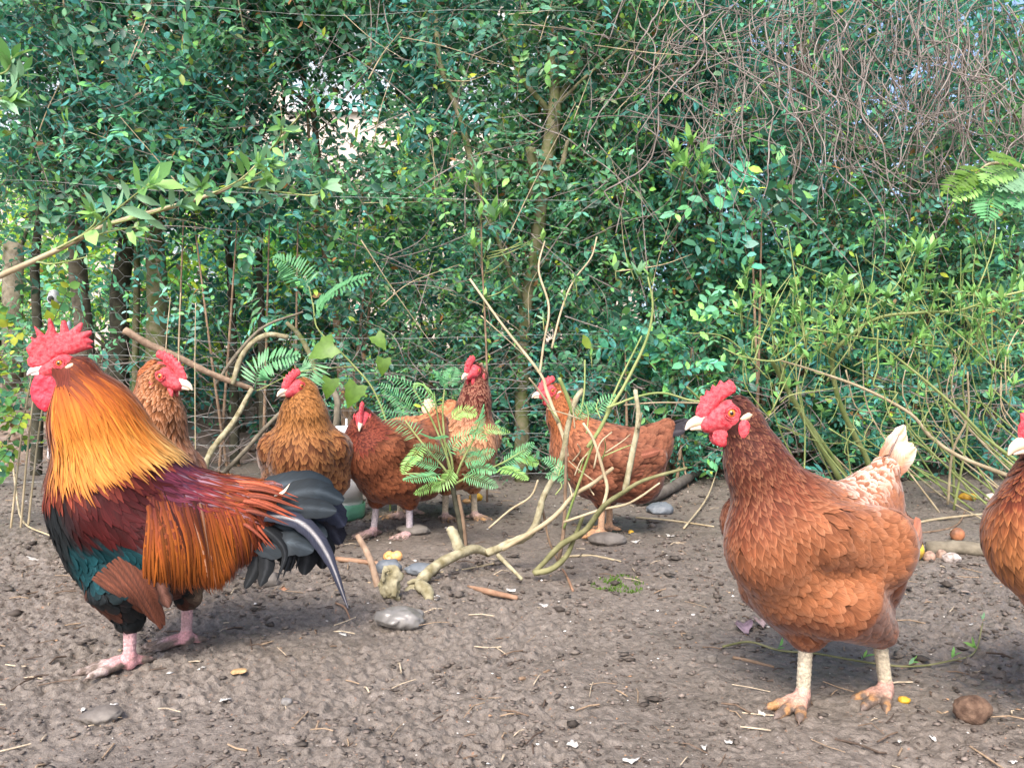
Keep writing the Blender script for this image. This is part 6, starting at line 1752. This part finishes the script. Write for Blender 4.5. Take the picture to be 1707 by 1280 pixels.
        c = c[:, :, None, :] * lerp(1.0, .90, np.abs(u))
        return c
    acc = FAcc()
    feathers(acc, f, flow, P1, L, np.interp(py, [600, 700, 800], [.0048, .0066, .0076]), hcol, 'lance', lift=.07, nv=8, nu=3, jit=.09, camber=.05, cling=.9)
    o = acc.build('neck_hackle', M['feather'], body); o['kind'] = 'stuff'
    # saddle: long hanging feathers
    acc = FAcc()
    P2, N2 = surf_samples(V, Q, f, lambda P: np.full(len(P), .0037))
    px, py = pxy(P2)
    m = (px > 228) & (px < 400) & (py > 795) & (py < 905) & (np.abs(P2[:, 1]) > .012) & (py > 800 + .10 * (px - 225)) & (px > 205 + .22 * (py - 800) + rng.normal(0, 9, len(px)))
    P2 = P2[m]; px = px[m]; py = py[m]
    hem = np.interp(px, [225, 260, 320, 380, 410], [985, 992, 985, 955, 930])
    L = np.clip((hem - py) / S * rng.uniform(.72, 1.08, len(px)), .03, .19)
    def scol(rows, t, u, n):
        x, y = pxy(rows)
        st = [(.085, .018, .012), (.21, .046, .010), (.32, .085, .010), (.29, .068, .009)]
        yy = y + rng.normal(0, 24, (n, 1))
        c = np.stack([np.interp(yy, [815, 875, 925, 975], [s[i] for s in st]) for i in range(3)], -1)
        c = lerp(c, np.array((.15, .025, .014)), (sstep(350, 400, x + rng.normal(0, 12, (n, 1))) * .75)[..., None])
        pale = (rng.uniform(0, 1, (n, 1, 1)) < .012)
        c = np.where(pale, lerp(c, np.array((.52, .27, .16)), .7), c)
        dk = (rng.uniform(0, 1, (n, 1, 1)) < .26)
        c = np.where(dk, c * .45, c)
        c = c * rng.normal(1, .2, (n, 1, 1))
        return c[:, :, None, :] * lerp(1.0, .86, np.abs(u))
    fl2 = lambda P: nrm(np.stack((-np.interp(240 - P[:, 0] * S, [230, 330, 400], [.10, .22, .5]), 0 * P[:, 0], -np.ones(len(P))), -1))
    feathers(acc, f, fl2, P2, L, .0044, scol, 'lance', lift=.06, nv=9, nu=3, jit=.10, camber=.05, cling=.55, gravity=.5)
    o = acc.build('saddle_hackle', M['feather'], body); o['kind'] = 'stuff'
    # red back feathers sweeping to the tail, purple sheen in their colour
    acc = FAcc()
    P3, N3 = surf_samples(V, Q, f, lambda P: np.full(len(P), .0075))
    px, py = pxy(P3)
    m = (px > 232) & (px < 420) & (py < 845 + .15 * (px - 240)) & (N3[:, 2] > .05) & (py > 760)
    P3 = P3[m]; px = px[m]
    def bcol(rows, t, u, n):
        x, y = pxy(rows)
        c = np.stack([np.interp(x + rng.normal(0, 14, (n, 1)), [240, 300, 350, 430, 500], v) for v in ((.10, .12, .20, .30, .36), (.022, .024, .040, .070, .085), (.040, .036, .022, .022, .028))], -1)
        lt = rng.uniform(0, 1, (n, 1, 1)) < .14
        c = np.where(lt, lerp(c, np.array((.26, .20, .24)), .5), c)
        return (c * rng.normal(1, .2, (n, 1, 1)))[:, :, None, :] * lerp(1.1, .65, np.abs(u))
    fl3 = lambda P: nrm(np.stack((-np.ones(len(P)), .15 * np.sign(P[:, 1]), -.30 * np.ones(len(P))), -1))
    feathers(acc, f, fl3, P3, np.interp(px, [240, 300, 400], [.05, .075, .095]), 0.0070, bcol, 'lance', lift=.06, nv=8, nu=3, jit=.12, camber=.06, cling=.8)
    o = acc.build('back_feathers', M['gloss_feather'], body); o['kind'] = 'stuff'
    # wing: folded copper flight feathers on each side
    for s in (1, -1):
        tips = [(283, 1056), (282, 1054), (279, 1050), (275, 1046), (270, 1041), (266, 1036), (262, 1030)]
        base = [(196, 903), (188, 909), (180, 915), (172, 921), (164, 928), (156, 935), (150, 942)]
        for i, ((tx, ty), (bx, by)) in enumerate(zip(tips, base)):
            tx, ty = tx - 32, ty - 18
            y = s * (.103 - .0013 * i)
            mid = ((tx + bx) / 2 + 7, (ty + by) / 2 - 8)
            c = np.array((.135, .042, .022)) * rng.uniform(.75, 1.2)
            feather_strip(root, 'wing_feather', [rp(bx, by, y - s * .004), rp(*mid, y + s * .006), rp(tx + rng.uniform(-4, 4), ty + rng.uniform(-8, 6), y - s * .022)], .019, c, (0, s, .2), M['feather'], edge=np.array((.065, .024, .016)), shaft=c * .5, prof='quill')
        for i in range(4):
            bx, by = 212 + 9 * i, 885 + 14 * i
            feather_strip(root, 'wing_covert', [rp(bx, by, s * .100), rp(bx + 10, by + 34, s * .104), rp(bx + 22, by + 72, s * .098)], .024, lerp(teal, np.array((.13, .045, .025)), i / 4) * .9, (0, s, .2), M['gloss_feather'], edge=black)
    # tail
    slate = np.array((.012, .018, .023)); violet = np.array((.026, .028, .042)); bl = np.array((.006, .007, .008))
    TFx = [([(385 + 3 * i, 880), (420 + 8 * i, 895 + 2 * i), (445 + 9 * i, 930), (430 + 12 * i, 975 - 3 * i)], .045 - .006 * i, 15, bl) for i in range(8)]
    TF = TFx + [  # points in photo pixels, lateral offset, width px, colour
        ([(385, 850), (440, 822), (500, 818), (538, 845)], .012, 46, slate * 1.15), ([(390, 862), (440, 842), (500, 832), (552, 852)], .020, 48, slate),
        ([(380, 875), (430, 862), (480, 858), (536, 866)], .030, 42, slate * .8), ([(385, 905), (420, 920), (455, 915), (493, 930)], .040, 46, slate * 1.1),
        ([(390, 890), (440, 892), (480, 895), (520, 912)], .028, 46, slate * .9), ([(400, 860), (470, 860), (530, 870), (560, 905)], .000, 54, violet),
        ([(400, 870), (480, 875), (530, 900), (556, 942)], -.010, 50, violet * .8), ([(400, 866), (470, 880), (515, 935), (551, 1034)], .046, 30, violet * 1.25),
        ([(400, 880), (470, 895), (515, 930), (516, 976)], .012, 44, bl), ([(395, 885), (450, 900), (485, 935), (480, 978)], .024, 44, bl), ([(390, 890), (430, 905), (450, 940), (455, 972)], .018, 36, bl),
        ([(385, 895), (410, 915), (416, 950), (404, 985)], .038, 26, bl), ([(380, 890), (396, 920), (398, 955), (380, 990)], .030, 24, bl),
        ([(395, 870), (450, 880), (500, 905), (530, 960)], -.024, 44, bl * 1.4), ([(390, 860), (450, 850), (505, 850), (545, 880)], -.020, 46, slate), ([(390, 880), (440, 890), (480, 930), (490, 970)], -.035, 40, bl)]
    for pts, y, w, c in TF:
        P = [rp(a, b, y * (1 + .3 * i)) for i, (a, b) in enumerate(pts)]
        s = 1 if y >= 0 else -1
        feather_strip(root, 'tail_feather', P, w / S, c * rng.uniform(.9, 1.1), (0.0, s, .55), M['gloss_feather'], n=7, nu=7, edge=c * .6, prof='lance' if w in (30, 15) else 'quill', camber=.08, shaft=(.45, .42, .40) if w == 30 else None)
    # reddish saddle streamers lying over the tail
    for i in range(34):
        y0 = 806 + rng.uniform(0, 60); x1 = 420 + rng.uniform(0, 62); y1 = 822 + rng.uniform(-6, 20) + (y0 - 806) * 1.2
        if i > 15: x1 = 405 + rng.uniform(0, 32); y1 = 905 + rng.uniform(0, 40)
        s = 1 if rng.uniform() < .8 else -1; y = s * (.022 + .0006 * (y0 - 806))
        c = np.array((.17, .034, .013)) * rng.uniform(.5, 1.4)
        feather_strip(root, 'saddle_feather', [rp(345, y0, y), rp((345 + x1) / 2, (y0 + y1) / 2 - 10, y + s * .018), rp(x1, y1, y + s * .024)], .0075, c, (0, s, .6), M['feather'], prof='lance', nu=3, edge=c * .7)
    feather_strip(root, 'saddle_feather', [rp(430, 835, .045), rp(445, 828, .05), rp(456, 814, .05)], .005, (.5, .36, .27), (0, 1, .4), M['feather'], prof='lance', nu=3)
    lc = ((.56, .33, .33), (.58, .29, .29), (.36, .29, .26))
    leg_mesh(root, rp(200, 1026, .042), rp(198, 1108, .042) * (1, 1, 0), R(8), lc, spread=24, toe=1.1, thick=1.2, mud=.9)
    leg_mesh(root, rp(287, 1018, -.042), rp(284, 1108, -.042) * (1, 1, 0), R(-4), lc, spread=22, toe=1.0, thick=1.15, mud=1.0)
rooster()
